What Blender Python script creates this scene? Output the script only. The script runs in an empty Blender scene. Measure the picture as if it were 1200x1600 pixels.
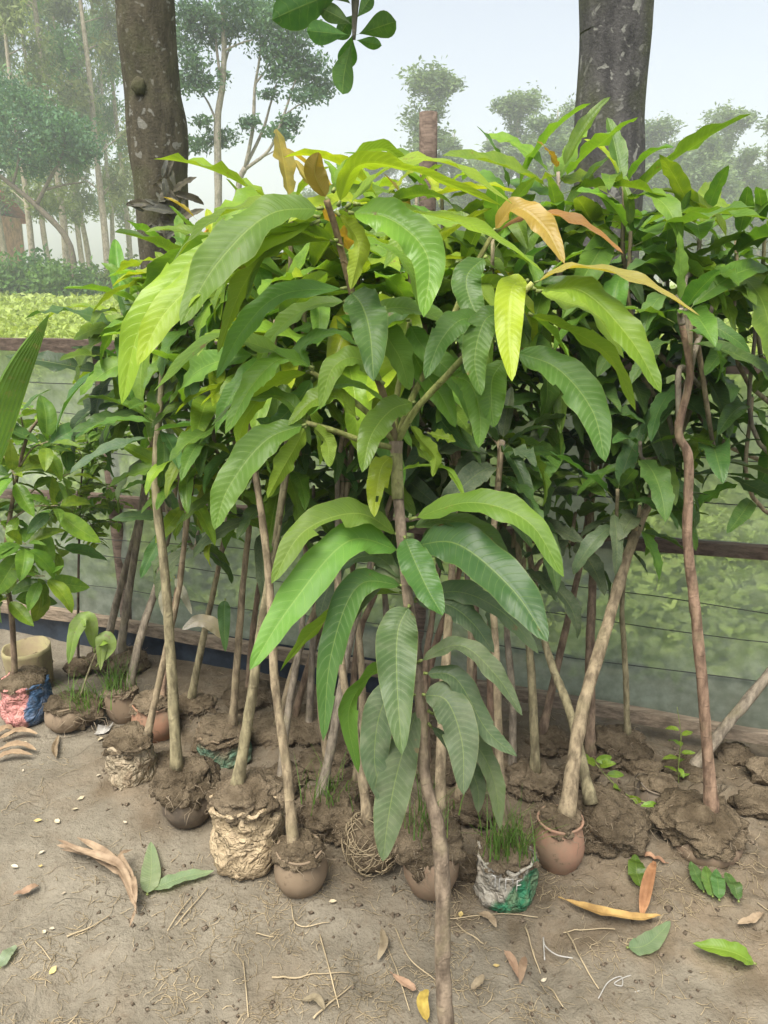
import bpy, bmesh, math, random
import numpy as np
from mathutils import Vector, Matrix, noise
R = math.radians
scene = bpy.context.scene
col = scene.collection
rng = random.Random(7)

# ------------------------------------------------------------------ camera, sky, sun, exposure
CAM_H, PITCH, FPX = 1.5, R(17.1), 1202.0
cam_data = bpy.data.cameras.new('camera')
cam_data.sensor_fit = 'VERTICAL'; cam_data.sensor_height = 24; cam_data.lens = 24 * FPX / 1600
cam_data.clip_start = 0.02; cam_data.clip_end = 2000
cam = bpy.data.objects.new('camera', cam_data); col.objects.link(cam)
cam.location = (0, 0, CAM_H); cam.rotation_euler = (math.pi / 2 - PITCH, 0, 0)
scene.camera = cam
SUN_EL, SUN_ROT = R(64), R(205)
world = bpy.data.worlds.new('World'); scene.world = world; world.use_nodes = True
nt = world.node_tree; nt.nodes.clear()
sky = nt.nodes.new('ShaderNodeTexSky'); sky.sky_type = 'NISHITA'; sky.sun_disc = False
sky.sun_elevation = SUN_EL; sky.sun_rotation = SUN_ROT; sky.air_density = 1.0; sky.dust_density = 4.0; sky.ozone_density = 1.0
hs = nt.nodes.new('ShaderNodeHueSaturation'); hs.inputs['Saturation'].default_value = 0.46
bg = nt.nodes.new('ShaderNodeBackground'); bg.inputs['Strength'].default_value = 0.132
wo = nt.nodes.new('ShaderNodeOutputWorld')
nt.links.new(sky.outputs[0], hs.inputs['Color']); nt.links.new(hs.outputs[0], bg.inputs[0]); nt.links.new(bg.outputs[0], wo.inputs[0])
sd = bpy.data.lights.new('sun', 'SUN'); sd.energy = 3.1; sd.angle = R(34); sd.color = (1, 0.95, 0.87)
sun = bpy.data.objects.new('sun', sd); col.objects.link(sun); sun.location = (0, 0, 20)
_s = Vector((math.sin(SUN_ROT) * math.cos(SUN_EL), math.cos(SUN_ROT) * math.cos(SUN_EL), math.sin(SUN_EL)))
sun.rotation_euler = (-_s).to_track_quat('-Z', 'Y').to_euler()
vs = scene.view_settings; vs.view_transform = 'Standard'; vs.look = 'None'; vs.gamma = 1; vs.use_curve_mapping = False
vs.exposure = 0.95
cy = scene.cycles
cy.use_denoising = True; cy.max_bounces = 8; cy.transparent_max_bounces = 12; cy.volume_bounces = 1
cy.diffuse_bounces = 4; cy.glossy_bounces = 2; cy.transmission_bounces = 6

# ------------------------------------------------------------------ geometry helpers
CF = Vector((0, math.cos(PITCH), -math.sin(PITCH))); CU = Vector((0, math.sin(PITCH), math.cos(PITCH))); CAM = Vector((0, 0, CAM_H))
def ray(px, py): return Vector((1, 0, 0)) * ((px - 600) / FPX) - CU * ((py - 800) / FPX) + CF
def P(px, py, d):                      # the point at forward distance d metres
    r = ray(px, py); return CAM + r * (d / r.y)
def G(px, py, z=0.0):                  # the point on the level z
    r = ray(px, py); return CAM + r * ((z - CAM_H) / r.z)
def zdepth(p): return (Vector(p) - CAM).dot(CF)
def px2m(w, p): return w / FPX * zdepth(p)
def lerp(a, b, t): return a + (b - a) * t

def mesh_of(name, verts, faces, mats=(), uvs=None, smooth=True, midx=None):
    me = bpy.data.meshes.new(name)
    me.from_pydata([tuple(v) for v in verts], [], faces)
    for m in mats: me.materials.append(m)
    if uvs is not None:
        ul = me.uv_layers.new(name='UVMap')
        li = np.empty(len(me.loops), dtype=np.int32); me.loops.foreach_get('vertex_index', li)
        ul.data.foreach_set('uv', np.asarray(uvs, dtype=np.float32)[li].ravel())
    if midx is not None: me.polygons.foreach_set('material_index', np.asarray(midx, dtype=np.int32))
    if smooth: me.polygons.foreach_set('use_smooth', np.ones(len(me.polygons), dtype=bool))
    me.update()
    return me
ORG = {}
def put(name, me, parent=None, matrix=None, color=None):
    o = bpy.data.objects.new(name, me); col.objects.link(o)
    if matrix is not None: o.matrix_basis = matrix
    if parent is not None:
        o.parent = parent
    if color is not None: o.color = color
    return o
def tag(o, label=None, cat=None, group=None, kind=None):
    if label: o['label'] = label
    if cat: o['category'] = cat
    if group: o['group'] = group
    if kind: o['kind'] = kind
    return o
def thing(name, loc, label, cat, group=None):
    o = bpy.data.objects.new(name, None); col.objects.link(o); o.location = loc; o.empty_display_size = 0.05
    return tag(o, label, cat, group)
def wloc(p):
    v = Vector((0, 0, 0))
    while p is not None: v = v + Vector(p.location); p = p.parent
    return v
def part(name, geo, mat, parent=None, color=None, uvs=None, smooth=True, kind=None):
    """geo = (verts, faces) in world coordinates; parent is an Empty that is only translated"""
    v, f = geo[0], geo[1]
    off = wloc(parent) if parent is not None else (sum((Vector(q) for q in v), Vector()) / len(v))
    me = mesh_of(name, [Vector(q) - off for q in v], f, [mat], uvs, smooth)
    o = put(name, me, parent, color=color)
    if parent is None: o.location = off
    if kind: o['kind'] = kind
    return o
def join(*gs):
    V, F = [], []
    for v, f in gs:
        n = len(V); V += list(v); F += [tuple(i + n for i in q) for q in f]
    return V, F
def curve(pts, n=6):
    pts = [Vector(p) for p in pts]
    if len(pts) == 2: return [pts[0].lerp(pts[1], i / n) for i in range(n + 1)]
    out = []
    for i in range(len(pts) - 1):
        p0 = pts[i - 1] if i > 0 else pts[0] * 2 - pts[1]
        p1, p2 = pts[i], pts[i + 1]
        p3 = pts[i + 2] if i + 2 < len(pts) else p2 * 2 - p1
        for k in range(n):
            t = k / n
            out.append(0.5 * ((2 * p1) + (p2 - p0) * t + (2 * p0 - 5 * p1 + 4 * p2 - p3) * t * t + (3 * p1 - p0 - 3 * p2 + p3) * t ** 3))
    out.append(pts[-1]); return out
def tube(pts, r0, r1, sides=8, rough=0.0, seed=0.0):
    V, F = [], []; n = len(pts)
    prev = None
    for i, p in enumerate(pts):
        t = (pts[min(i + 1, n - 1)] - pts[max(i - 1, 0)]).normalized()
        a = prev if prev is not None else (Vector((1, 0, 0)) if abs(t.x) < 0.8 else Vector((0, 1, 0)))
        a = (a - t * a.dot(t)).normalized(); prev = a; b = t.cross(a)
        r = r0(i / (n - 1)) if callable(r0) else lerp(r0, r1, i / (n - 1))
        for k in range(sides):
            an = 2 * math.pi * k / sides
            dr = a * math.cos(an) + b * math.sin(an)
            rr = r * (1 + rough * noise.noise((p + dr * r) * (0.35 / max(r, 1e-4)) + Vector((seed, seed, 0))))
            V.append(p + dr * rr)
    for i in range(n - 1):
        for k in range(sides):
            k2 = (k + 1) % sides
            F.append((i * sides + k, i * sides + k2, (i + 1) * sides + k2, (i + 1) * sides + k))
    F.append(tuple(range(sides - 1, -1, -1))); F.append(tuple((n - 1) * sides + k for k in range(sides)))
    return V, F
def box(a, b):
    x0, y0, z0 = a; x1, y1, z1 = b
    v = [Vector(q) for q in ((x0, y0, z0), (x1, y0, z0), (x1, y1, z0), (x0, y1, z0), (x0, y0, z1), (x1, y0, z1), (x1, y1, z1), (x0, y1, z1))]
    return v, [(3, 2, 1, 0), (4, 5, 6, 7), (0, 1, 5, 4), (1, 2, 6, 5), (2, 3, 7, 6), (3, 0, 4, 7)]

# ------------------------------------------------------------------ materials
def mat_new(name):
    m = bpy.data.materials.new(name); m.use_nodes = True
    t = m.node_tree; t.nodes.clear()
    o = t.nodes.new('ShaderNodeOutputMaterial')
    return m, t, o
class NB:
    def __init__(s, t): s.t = t
    def n(s, ty, **kw):
        q = s.t.nodes.new(ty)
        for k, v in kw.items(): setattr(q, k, v)
        return q
    def l(s, a, b): s.t.links.new(a, b)
    def inp(s, sock, v):
        if hasattr(v, 'is_output') or isinstance(v, bpy.types.NodeSocket): s.l(v, sock)
        else: sock.default_value = v
    def math(s, op, a, b=0.0, c=0.0, clamp=False):
        q = s.n('ShaderNodeMath', operation=op, use_clamp=clamp)
        for i, v in enumerate((a, b, c)): s.inp(q.inputs[i], v)
        return q.outputs[0]
    def mix(s, f, a, b, bt='MIX'):
        q = s.n('ShaderNodeMix', data_type='RGBA', blend_type=bt, clamp_factor=True)
        s.inp(q.inputs[0], f); s.inp(q.inputs[6], a if not isinstance(a, tuple) else a + (1,) * (4 - len(a))); s.inp(q.inputs[7], b if not isinstance(b, tuple) else b + (1,) * (4 - len(b)))
        return q.outputs[2]
    def noise(s, vec, scale, detail=4, rough=0.55, dist=0.0):
        q = s.n('ShaderNodeTexNoise'); q.inputs['Scale'].default_value = scale; q.inputs['Detail'].default_value = detail
        q.inputs['Roughness'].default_value = rough; q.inputs['Distortion'].default_value = dist
        if vec is not None: s.l(vec, q.inputs['Vector'])
        return q.outputs[0]
    def ramp(s, v, lo, hi):
        q = s.n('ShaderNodeMapRange', interpolation_type='SMOOTHSTEP'); s.inp(q.inputs[0], v)
        q.inputs[1].default_value = lo; q.inputs[2].default_value = hi
        return q.outputs[0]
    def bump(s, h, strength=0.5, dist=0.01, normal=None):
        q = s.n('ShaderNodeBump'); q.inputs['Strength'].default_value = strength; q.inputs['Distance'].default_value = dist
        s.l(h, q.inputs['Height'])
        if normal is not None: s.l(normal, q.inputs['Normal'])
        return q.outputs[0]
    def bsdf(s, color, rough=0.6, normal=None, spec=0.4):
        q = s.n('ShaderNodeBsdfPrincipled'); s.inp(q.inputs['Base Color'], color if not isinstance(color, tuple) else color + (1,) * (4 - len(color)))
        s.inp(q.inputs['Roughness'], rough); q.inputs['Specular IOR Level'].default_value = spec
        if normal is not None: s.l(normal, q.inputs['Normal'])
        return q.outputs[0]

def make_leaf_material(name, veins=17.0, gloss=0.42, vein_amt=0.55, trans=0.34):
    m, t, out = mat_new(name); b = NB(t)
    oi = b.n('ShaderNodeObjectInfo'); uv = b.n('ShaderNodeUVMap', uv_map='UVMap')
    sep = b.n('ShaderNodeSeparateXYZ'); b.l(uv.outputs[0], sep.inputs[0])
    tc = b.n('ShaderNodeTexCoord')
    base = oi.outputs['Color']; dust = oi.outputs['Alpha']; rnd = oi.outputs['Random']
    off = b.n('ShaderNodeVectorMath', operation='ADD'); b.l(tc.outputs['Object'], off.inputs[0])
    cmb = b.n('ShaderNodeCombineXYZ'); b.l(b.math('MULTIPLY', rnd, 37.0), cmb.inputs[0]); b.l(b.math('MULTIPLY', rnd, 91.0), cmb.inputs[1]); b.l(cmb.outputs[0], off.inputs[1])
    vec = off.outputs[0]
    a = b.math('ABSOLUTE', b.math('MULTIPLY', b.math('SUBTRACT', sep.outputs[0], 0.5), 2.0))
    v = sep.outputs[1]
    mid = b.math('SUBTRACT', 1.0, b.ramp(a, 0.015, 0.055))
    wob = b.math('MULTIPLY', b.math('SUBTRACT', b.noise(vec, 9, 2), 0.5), 0.11)
    ph = b.math('MULTIPLY', b.math('ADD', b.math('SUBTRACT', v, b.math('MULTIPLY', b.math('POWER', a, 1.35), 0.085)), wob), veins)
    fr = b.math('ABSOLUTE', b.math('SUBTRACT', b.math('FRACT', ph), 0.5))
    vein = b.math('MULTIPLY', b.math('MULTIPLY', b.ramp(fr, 0.43, 0.49), b.math('SUBTRACT', 1.0, b.math('POWER', a, 3.0))), 0.55)
    mask = b.math('MAXIMUM', mid, vein)
    n1 = b.noise(vec, 7, 4); n2 = b.noise(vec, 45, 5, 0.65)
    c0 = b.mix(b.ramp(n1, 0.3, 0.72), b.mix(1.0, base, (0.80, 0.84, 0.9), 'MULTIPLY'), b.mix(1.0, base, (1.22, 1.13, 1.0), 'MULTIPLY'))
    veinc = b.mix(0.55, b.mix(1.0, base, (1.9, 1.7, 1.5), 'MULTIPLY'), (0.30, 0.36, 0.10))
    c1 = b.mix(b.math('MULTIPLY', mask, vein_amt), c0, veinc)
    # brown blemishes and tip scorch of single leaves
    spot = b.math('MULTIPLY', b.ramp(b.noise(vec, 21, 4, 0.65), 0.66, 0.72), 0.75)
    c1 = b.mix(spot, c1, (0.17, 0.10, 0.035))
    edge = b.math('MULTIPLY', b.ramp(a, 0.93, 1.0), 0.35)
    c1 = b.mix(edge, c1, b.mix(0.5, base, (0.32, 0.33, 0.08)))
    # dry mud dust
    df = b.math('MULTIPLY', dust, b.math('ADD', 0.35, b.math('MULTIPLY', b.ramp(b.math('ADD', b.math('MULTIPLY', n2, 0.6), b.math('MULTIPLY', n1, 0.4)), 0.38, 0.66), 0.65)))
    df = b.math('MULTIPLY', df, b.math('SUBTRACT', 1.0, b.math('MULTIPLY', mask, 0.35)))
    c2 = b.mix(df, c1, (0.25, 0.26, 0.17))
    geo = b.n('ShaderNodeNewGeometry')
    under = b.mix(0.42, c1, (0.16, 0.22, 0.07)) ; under = b.mix(0.35, c1, under)
    cc = b.mix(geo.outputs['Backfacing'], c2, under)
    h = b.math('SUBTRACT', b.math('MULTIPLY', b.math('SINE', b.math('MULTIPLY', ph, 6.2832)), 0.16), b.math('MULTIPLY', mask, 0.45))
    nrm = b.bump(b.math('ADD', h, b.math('MULTIPLY', n2, 0.3)), 0.4, 0.0018)
    rough = b.math('ADD', b.math('ADD', gloss - .10, b.math('MULTIPLY', rnd, 0.2)), b.math('MULTIPLY', df, 0.45)); rough = b.math('ADD', rough, b.math('MULTIPLY', geo.outputs['Backfacing'], 0.2))
    pr = b.bsdf(cc, rough, nrm, 0.3)
    tr = b.n('ShaderNodeBsdfTranslucent'); b.l(b.mix(1.0, c1, (1.9, 1.75, 0.75), 'MULTIPLY'), tr.inputs['Color']); b.l(nrm, tr.inputs['Normal'])
    mx = b.n('ShaderNodeMixShader'); b.l(b.math('MULTIPLY', trans, b.math('SUBTRACT', 1.0, b.math('MULTIPLY', dust, 0.6))), mx.inputs[0])
    b.l(pr, mx.inputs[1]); b.l(tr.outputs[0], mx.inputs[2]); b.l(mx.outputs[0], out.inputs[0])
    return m
M = {}
M['leaf'] = make_leaf_material('mango_leaf', 21.0, 0.40, 0.42, 0.36)
M['ovleaf'] = make_leaf_material('ovate_leaf', 8.0, 0.36, 0.4, 0.34)

def simple(name, fn):
    m, t, out = mat_new(name); b = NB(t); tc = b.n('ShaderNodeTexCoord')
    b.l(fn(b, tc), out.inputs[0]); M[name] = m; return m
def objcol_offset(b, tc):
    oi = b.n('ShaderNodeObjectInfo'); off = b.n('ShaderNodeVectorMath', operation='ADD'); b.l(tc.outputs['Object'], off.inputs[0])
    cmb = b.n('ShaderNodeCombineXYZ'); b.l(b.math('MULTIPLY', oi.outputs['Random'], 53.0), cmb.inputs[0]); b.l(b.math('MULTIPLY', oi.outputs['Random'], 17.0), cmb.inputs[2]); b.l(cmb.outputs[0], off.inputs[1])
    return oi, off.outputs[0]
def f_bark(b, tc):
    oi, v = objcol_offset(b, tc)
    st = b.n('ShaderNodeMapping'); st.inputs['Scale'].default_value = (1, 1, 0.3); b.l(v, st.inputs[0])
    n1 = b.noise(st.outputs[0], 60, 5, 0.6); n2 = b.noise(v, 14, 3); n3 = b.noise(v, 210, 3, 0.6)
    c = b.mix(b.ramp(n1, 0.3, 0.7), b.mix(1.0, oi.outputs['Color'], (0.5, 0.48, 0.46), 'MULTIPLY'), b.mix(1.0, oi.outputs['Color'], (1.4, 1.38, 1.32), 'MULTIPLY'))
    c = b.mix(b.math('MULTIPLY', b.ramp(n2, 0.5, 0.7), 0.4), c, (0.25, 0.22, 0.12))
    c = b.mix(b.math('MULTIPLY', b.ramp(n3, 0.62, 0.7), 0.55), c, (0.12, 0.085, 0.055))
    sepz = b.n('ShaderNodeSeparateXYZ'); b.l(v, sepz.inputs[0])
    ring = b.ramp(b.math('ABSOLUTE', b.math('SUBTRACT', b.math('FRACT', b.math('ADD', b.math('MULTIPLY', sepz.outputs[2], 13.0), b.math('MULTIPLY', n2, 1.6))), 0.5)), 0.43, 0.5)
    c = b.mix(b.math('MULTIPLY', ring, 0.13), c, (0.10, 0.075, 0.05))
    h = b.math('ADD', b.math('MULTIPLY', n1, 0.7), b.math('MULTIPLY', b.noise(v, 160, 3), 0.4))
    h = b.math('ADD', h, b.math('MULTIPLY', ring, 0.12))
    return b.bsdf(c, 0.8, b.bump(h, 0.9, 0.005), 0.2)
simple('bark', f_bark)
def f_trunk(b, tc):
    oi, v = objcol_offset(b, tc)
    st = b.n('ShaderNodeMapping'); st.inputs['Scale'].default_value = (1, 1, 0.35); b.l(v, st.inputs[0])
    n1 = b.noise(st.outputs[0], 22, 6, 0.65); n2 = b.noise(v, 5, 4); n3 = b.noise(v, 26, 2, 0.5, 0.4); n4 = b.noise(v, 90, 4)
    c = b.mix(b.ramp(n1, 0.3, 0.72), b.mix(1.0, oi.outputs['Color'], (0.6, 0.6, 0.6), 'MULTIPLY'), b.mix(1.0, oi.outputs['Color'], (1.3, 1.28, 1.25), 'MULTIPLY'))
    c = b.mix(b.math('MULTIPLY', b.ramp(n2, 0.45, 0.7), 0.5), c, (0.085, 0.095, 0.04))
    li = b.math('MULTIPLY', b.ramp(n3, 0.60, 0.66), b.math('ADD', 0.25, b.math('MULTIPLY', b.ramp(n2, 0.62, 0.4), 0.55)))
    c = b.mix(b.math('MULTIPLY', li, oi.outputs['Alpha']), c, (0.27, 0.27, 0.23))
    h = b.math('ADD', b.math('MULTIPLY', n1, 1.0), b.math('MULTIPLY', n4, 0.4))
    return b.bsdf(c, 0.9, b.bump(h, 0.8, 0.012), 0.15)
simple('trunk', f_trunk)
def mudcol(b, v, s=1.0):
    n1 = b.noise(v, 1.6 * s, 5); n2 = b.noise(v, 9 * s, 6, 0.62); n3 = b.noise(v, 70 * s, 4, 0.6)
    c = b.mix(b.ramp(n2, 0.3, 0.72), (0.133, 0.114, 0.081), (0.208, 0.183, 0.136))
    c = b.mix(b.math('MULTIPLY', b.ramp(n1, 0.4, 0.65), 0.45), c, (0.236, 0.210, 0.158))
    c = b.mix(b.math('MULTIPLY', b.ramp(n3, 0.56, 0.72), 0.5), c, (0.10, 0.075, 0.05))
    return c, n1, n2, n3
def f_ground(b, tc):
    v = tc.outputs['Object']
    c, n1, n2, n3 = mudcol(b, v)
    vor = b.n('ShaderNodeTexVoronoi', feature='DISTANCE_TO_EDGE'); vor.inputs['Scale'].default_value = 7.0
    wv = b.n('ShaderNodeVectorMath', operation='ADD'); b.l(v, wv.inputs[0]); nn = b.n('ShaderNodeTexNoise'); nn.inputs['Scale'].default_value = 4.0; b.l(v, nn.inputs['Vector'])
    sc = b.n('ShaderNodeVectorMath', operation='SCALE'); sc.inputs[3].default_value = 0.25; b.l(nn.outputs['Color'], sc.inputs[0]); b.l(sc.outputs[0], wv.inputs[1]); b.l(wv.outputs[0], vor.inputs['Vector'])
    crack = b.math('MULTIPLY', b.math('SUBTRACT', 1.0, b.ramp(vor.outputs['Distance'], 0.0, 0.03)), b.ramp(n1, 0.56, 0.72))
    c = b.mix(b.math('MULTIPLY', crack, 0.2), c, (0.12, 0.088, 0.055))
    at = b.n('ShaderNodeAttribute', attribute_name='spilled_soil')
    damp = b.mix(b.ramp(n2, 0.35, 0.7), (0.105, 0.080, 0.050), (0.185, 0.146, 0.098))
    c = b.mix(b.math('MULTIPLY', at.outputs['Fac'], b.math('ADD', 0.55, b.math('MULTIPLY', b.ramp(b.noise(v, 13, 5, 0.65), 0.35, 0.6), 0.45))), c, damp)
    patch = b.ramp(b.noise(v, 3.1, 5, 0.6, 0.5), 0.5, 0.62)
    c = b.mix(b.math('MULTIPLY', patch, 0.4), c, (0.165, 0.130, 0.086))
    h = b.math('ADD', b.math('MULTIPLY', n2, 1.0), b.math('ADD', b.math('MULTIPLY', n3, 0.35), b.math('MULTIPLY', crack, -0.5)))
    h = b.math('ADD', h, b.math('MULTIPLY', b.noise(v, 260, 3), 0.12))
    return b.bsdf(c, 0.86, b.bump(h, 1.0, 0.02), 0.25)
simple('mud', f_ground)
def f_soil(b, tc):
    oi, v = objcol_offset(b, tc)
    n1 = b.noise(v, 14, 5, 0.6); n2 = b.noise(v, 60, 6, 0.65); n3 = b.noise(v, 220, 3)
    c = b.mix(b.ramp(n1, 0.3, 0.7), b.mix(1.0, oi.outputs['Color'], (0.55, 0.53, 0.5), 'MULTIPLY'), b.mix(1.0, oi.outputs['Color'], (1.25, 1.25, 1.25), 'MULTIPLY'))
    c = b.mix(b.math('MULTIPLY', b.ramp(n2, 0.52, 0.7), 0.5), c, b.mix(1.0, oi.outputs['Color'], (0.35, 0.33, 0.3), 'MULTIPLY'))
    h = b.math('ADD', b.math('MULTIPLY', n2, 1.0), b.math('MULTIPLY', n3, 0.35))
    return b.bsdf(c, 0.92, b.bump(h, 1.0, 0.03), 0.12)
simple('soil', f_soil)
def f_pot(b, tc):
    oi, v = objcol_offset(b, tc)
    n1 = b.noise(v, 9, 5, 0.6); n2 = b.noise(v, 40, 5, 0.6)
    c = b.mix(b.math('MULTIPLY', b.ramp(b.math('ADD', b.math('MULTIPLY', n1, 0.7), b.math('MULTIPLY', n2, 0.3)), 0.4, 0.62), 0.75), oi.outputs['Color'], (0.23, 0.175, 0.115))
    c = b.mix(b.math('MULTIPLY', b.ramp(n2, 0.62, 0.72), 0.6), c, (0.10, 0.07, 0.045))
    return b.bsdf(c, 0.8, b.bump(b.math('ADD', n1, b.math('MULTIPLY', n2, 0.5)), 0.35, 0.004), 0.25)
simple('pot', f_pot)
def sack_mat(name, base, patch=None, axis=(0, 0, 1), lo=0.0, hi=0.02, mud=0.45):
    m, t, out = mat_new(name); b = NB(t); tc = b.n('ShaderNodeTexCoord'); v = tc.outputs['Object']
    n1 = b.noise(v, 12, 5, 0.6, 0.6); n2 = b.noise(v, 45, 5, 0.6)
    c = b.mix(b.ramp(n1, 0.35, 0.65), tuple(q * 0.72 for q in base), tuple(min(1, q * 1.15) for q in base))
    if patch:
        dp = b.n('ShaderNodeVectorMath', operation='DOT_PRODUCT'); b.l(v, dp.inputs[0]); dp.inputs[1].default_value = axis
        s = b.math('ADD', dp.outputs['Value'], b.math('MULTIPLY', b.math('SUBTRACT', n1, 0.5), 0.09))
        c = b.mix(b.ramp(s, lo, hi), c, b.mix(b.ramp(n2, 0.3, 0.7), tuple(q * 0.6 for q in patch), patch))
    c = b.mix(b.math('MULTIPLY', b.ramp(b.math('ADD', b.math('MULTIPLY', n1, 0.5), b.math('MULTIPLY', n2, 0.5)), 0.44, 0.6), mud), c, (0.22, 0.16, 0.10))
    r1 = b.math('ABSOLUTE', b.math('SUBTRACT', b.noise(v, 13, 2, 0.5, 1.6), 0.5)); r2 = b.math('ABSOLUTE', b.math('SUBTRACT', b.noise(v, 34, 2, 0.5, 1.2), 0.5))
    hh_ = b.math('ADD', b.math('ADD', b.math('MULTIPLY', n1, .3), b.math('MULTIPLY', n2, 0.15)), b.math('ADD', b.math('MULTIPLY', b.ramp(r1, 0.0, 0.16), .9), b.math('MULTIPLY', b.ramp(r2, 0.0, 0.14), .4)))
    b.l(b.bsdf(c, 0.62, b.bump(hh_, 0.8, 0.009), 0.35), out.inputs[0]); M[name] = m; return m
def f_flat(colr, rough=0.8, var=0.25, scale=20, spec=0.2):
    def fn(b, tc):
        n = b.noise(tc.outputs['Object'], scale, 5, 0.6)
        c = b.mix(b.ramp(n, 0.3, 0.7), tuple(q * (1 - var) for q in colr), tuple(min(1, q * (1 + var)) for q in colr))
        return b.bsdf(c, rough, b.bump(n, 0.4, 0.01), spec)
    return fn
def f_wood(colr):
    def fn(b, tc):
        st = b.n('ShaderNodeMapping'); st.inputs['Scale'].default_value = (0.12, 1, 1); b.l(tc.outputs['Object'], st.inputs[0])
        n = b.noise(st.outputs[0], 70, 6, 0.65); n2 = b.noise(tc.outputs['Object'], 6, 3)
        c = b.mix(b.ramp(n, 0.3, 0.7), tuple(q * 0.5 for q in colr), tuple(q * 1.3 for q in colr))
        c = b.mix(b.math('MULTIPLY', b.ramp(n2, 0.5, 0.7), 0.4), c, (0.2, 0.17, 0.13))
        return b.bsdf(c, 0.85, b.bump(n, 0.6, 0.006), 0.2)
    return fn
simple('rail_wood', f_wood((0.11, 0.082, 0.062)))
simple('board_wood', f_wood((0.24, 0.19, 0.135)))
simple('post_wood', f_wood((0.16, 0.12, 0.092)))
simple('straw', f_flat((0.36, 0.29, 0.18), 0.7, 0.35, 8))
simple('dryroot', f_flat((0.27, 0.215, 0.145), 0.85, 0.3, 30))
simple('blue_tarp', f_flat((0.03, 0.042, 0.058), 0.45, 0.4, 12, 0.4))
simple('wire', f_flat((0.05, 0.055, 0.05), 0.6, 0.2))
simple('white_plastic', f_flat((0.36, 0.345, 0.31), 0.4, 0.15, 30, 0.4))
simple('print_white', f_flat((0.52, 0.5, 0.45), 0.7, 0.3, 60))
simple('dry_leaf', lambda b, tc: (lambda oi_v: b.bsdf(b.mix(b.ramp(b.noise(oi_v[1], 18, 5, 0.6), 0.3, 0.7), b.mix(1.0, oi_v[0].outputs['Color'], (0.6, 0.55, 0.5), 'MULTIPLY'), b.mix(1.0, oi_v[0].outputs['Color'], (1.2, 1.2, 1.15), 'MULTIPLY')), 0.75, b.bump(b.noise(oi_v[1], 60, 4), 0.5, 0.004), 0.25))(objcol_offset(b, tc)))
def f_grass(colr, tcol):
    def fn(b, tc):
        n = b.noise(tc.outputs['Object'], 6, 3); n2 = b.noise(tc.outputs['Object'], 60, 2)
        c = b.mix(b.ramp(n, 0.3, 0.7), tuple(q * 0.65 for q in colr), tuple(q * 1.25 for q in colr))
        c = b.mix(b.math('MULTIPLY', b.ramp(n2, 0.58, 0.68), 0.4), c, (0.3, 0.26, 0.1))
        tr = b.n('ShaderNodeBsdfTranslucent'); b.l(b.mix(1.0, c, tcol, 'MULTIPLY'), tr.inputs[0])
        mx = b.n('ShaderNodeMixShader'); mx.inputs[0].default_value = 0.35; b.l(b.bsdf(c, 0.5, None, 0.3), mx.inputs[1]); b.l(tr.outputs[0], mx.inputs[2])
        return mx.outputs[0]
    return fn
simple('grass', f_grass((0.11, 0.21, 0.035), (1.6, 1.6, 0.8)))
simple('field_grass', f_grass((0.30, 0.38, 0.095), (1.6, 1.6, 0.8)))
def f_treeleaf(b, tc):
    oi, v = objcol_offset(b, tc)
    n = b.noise(v, 0.9, 3); n2 = b.noise(v, 6, 3)
    c = b.mix(b.ramp(n, 0.3, 0.7), b.mix(1.0, oi.outputs['Color'], (0.6, 0.66, 0.7), 'MULTIPLY'), b.mix(1.0, oi.outputs['Color'], (1.35, 1.3, 1.1), 'MULTIPLY'))
    c = b.mix(b.math('MULTIPLY', b.ramp(n2, 0.5, 0.7), 0.5), c, b.mix(1.0, oi.outputs['Color'], (1.5, 1.4, 1.0), 'MULTIPLY'))
    tr = b.n('ShaderNodeBsdfTranslucent'); b.l(b.mix(1.0, c, (1.5, 1.5, 0.8), 'MULTIPLY'), tr.inputs[0])
    mx = b.n('ShaderNodeMixShader'); mx.inputs[0].default_value = 0.3; b.l(b.bsdf(c, 0.55, None, 0.3), mx.inputs[1]); b.l(tr.outputs[0], mx.inputs[2])
    return mx.outputs[0]
simple('treeleaf', f_treeleaf)
def f_field(b, tc):
    v = tc.outputs['Object']; n = b.noise(v, 0.5, 4); n2 = b.noise(v, 6, 5)
    c = b.mix(b.ramp(n2, 0.3, 0.7), (0.2, 0.27, 0.07), (0.36, 0.42, 0.13)); c = b.mix(b.math('MULTIPLY', b.ramp(n, 0.5, 0.65), 0.6), c, (0.42, 0.36, 0.24))
    return b.bsdf(c, 0.9, b.bump(n2, 0.8, 0.05), 0.1)
simple('field', f_field)
def f_net(b, tc):
    v = tc.outputs['Object']; n = b.noise(v, 3.5, 5, 0.6); n2 = b.noise(v, 24, 4)
    f = b.math('ADD', 0.46, b.math('MULTIPLY', b.ramp(b.math('ADD', b.math('MULTIPLY', n, 0.7), b.math('MULTIPLY', n2, 0.3)), 0.35, 0.68), 0.3))
    c = b.mix(b.ramp(n2, 0.3, 0.7), (0.28, 0.32, 0.26), (0.44, 0.48, 0.40))
    d = b.bsdf(c, 0.5, b.bump(n, 0.5, 0.03), 0.4)
    tl = b.n('ShaderNodeBsdfTranslucent'); tl.inputs[0].default_value = (0.4, 0.48, 0.36, 1)
    m0 = b.n('ShaderNodeMixShader'); m0.inputs[0].default_value = 0.45; b.l(d, m0.inputs[1]); b.l(tl.outputs[0], m0.inputs[2])
    tp = b.n('ShaderNodeBsdfTransparent'); tp.inputs[0].default_value = (0.88, 0.93, 0.88, 1)
    mx = b.n('ShaderNodeMixShader'); b.l(f, mx.inputs[0]); b.l(tp.outputs[0], mx.inputs[1]); b.l(m0.outputs[0], mx.inputs[2])
    return mx.outputs[0]
simple('net', f_net)
simple('brick_wall', f_flat((0.42, 0.22, 0.13), 0.9, 0.3, 3))
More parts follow.
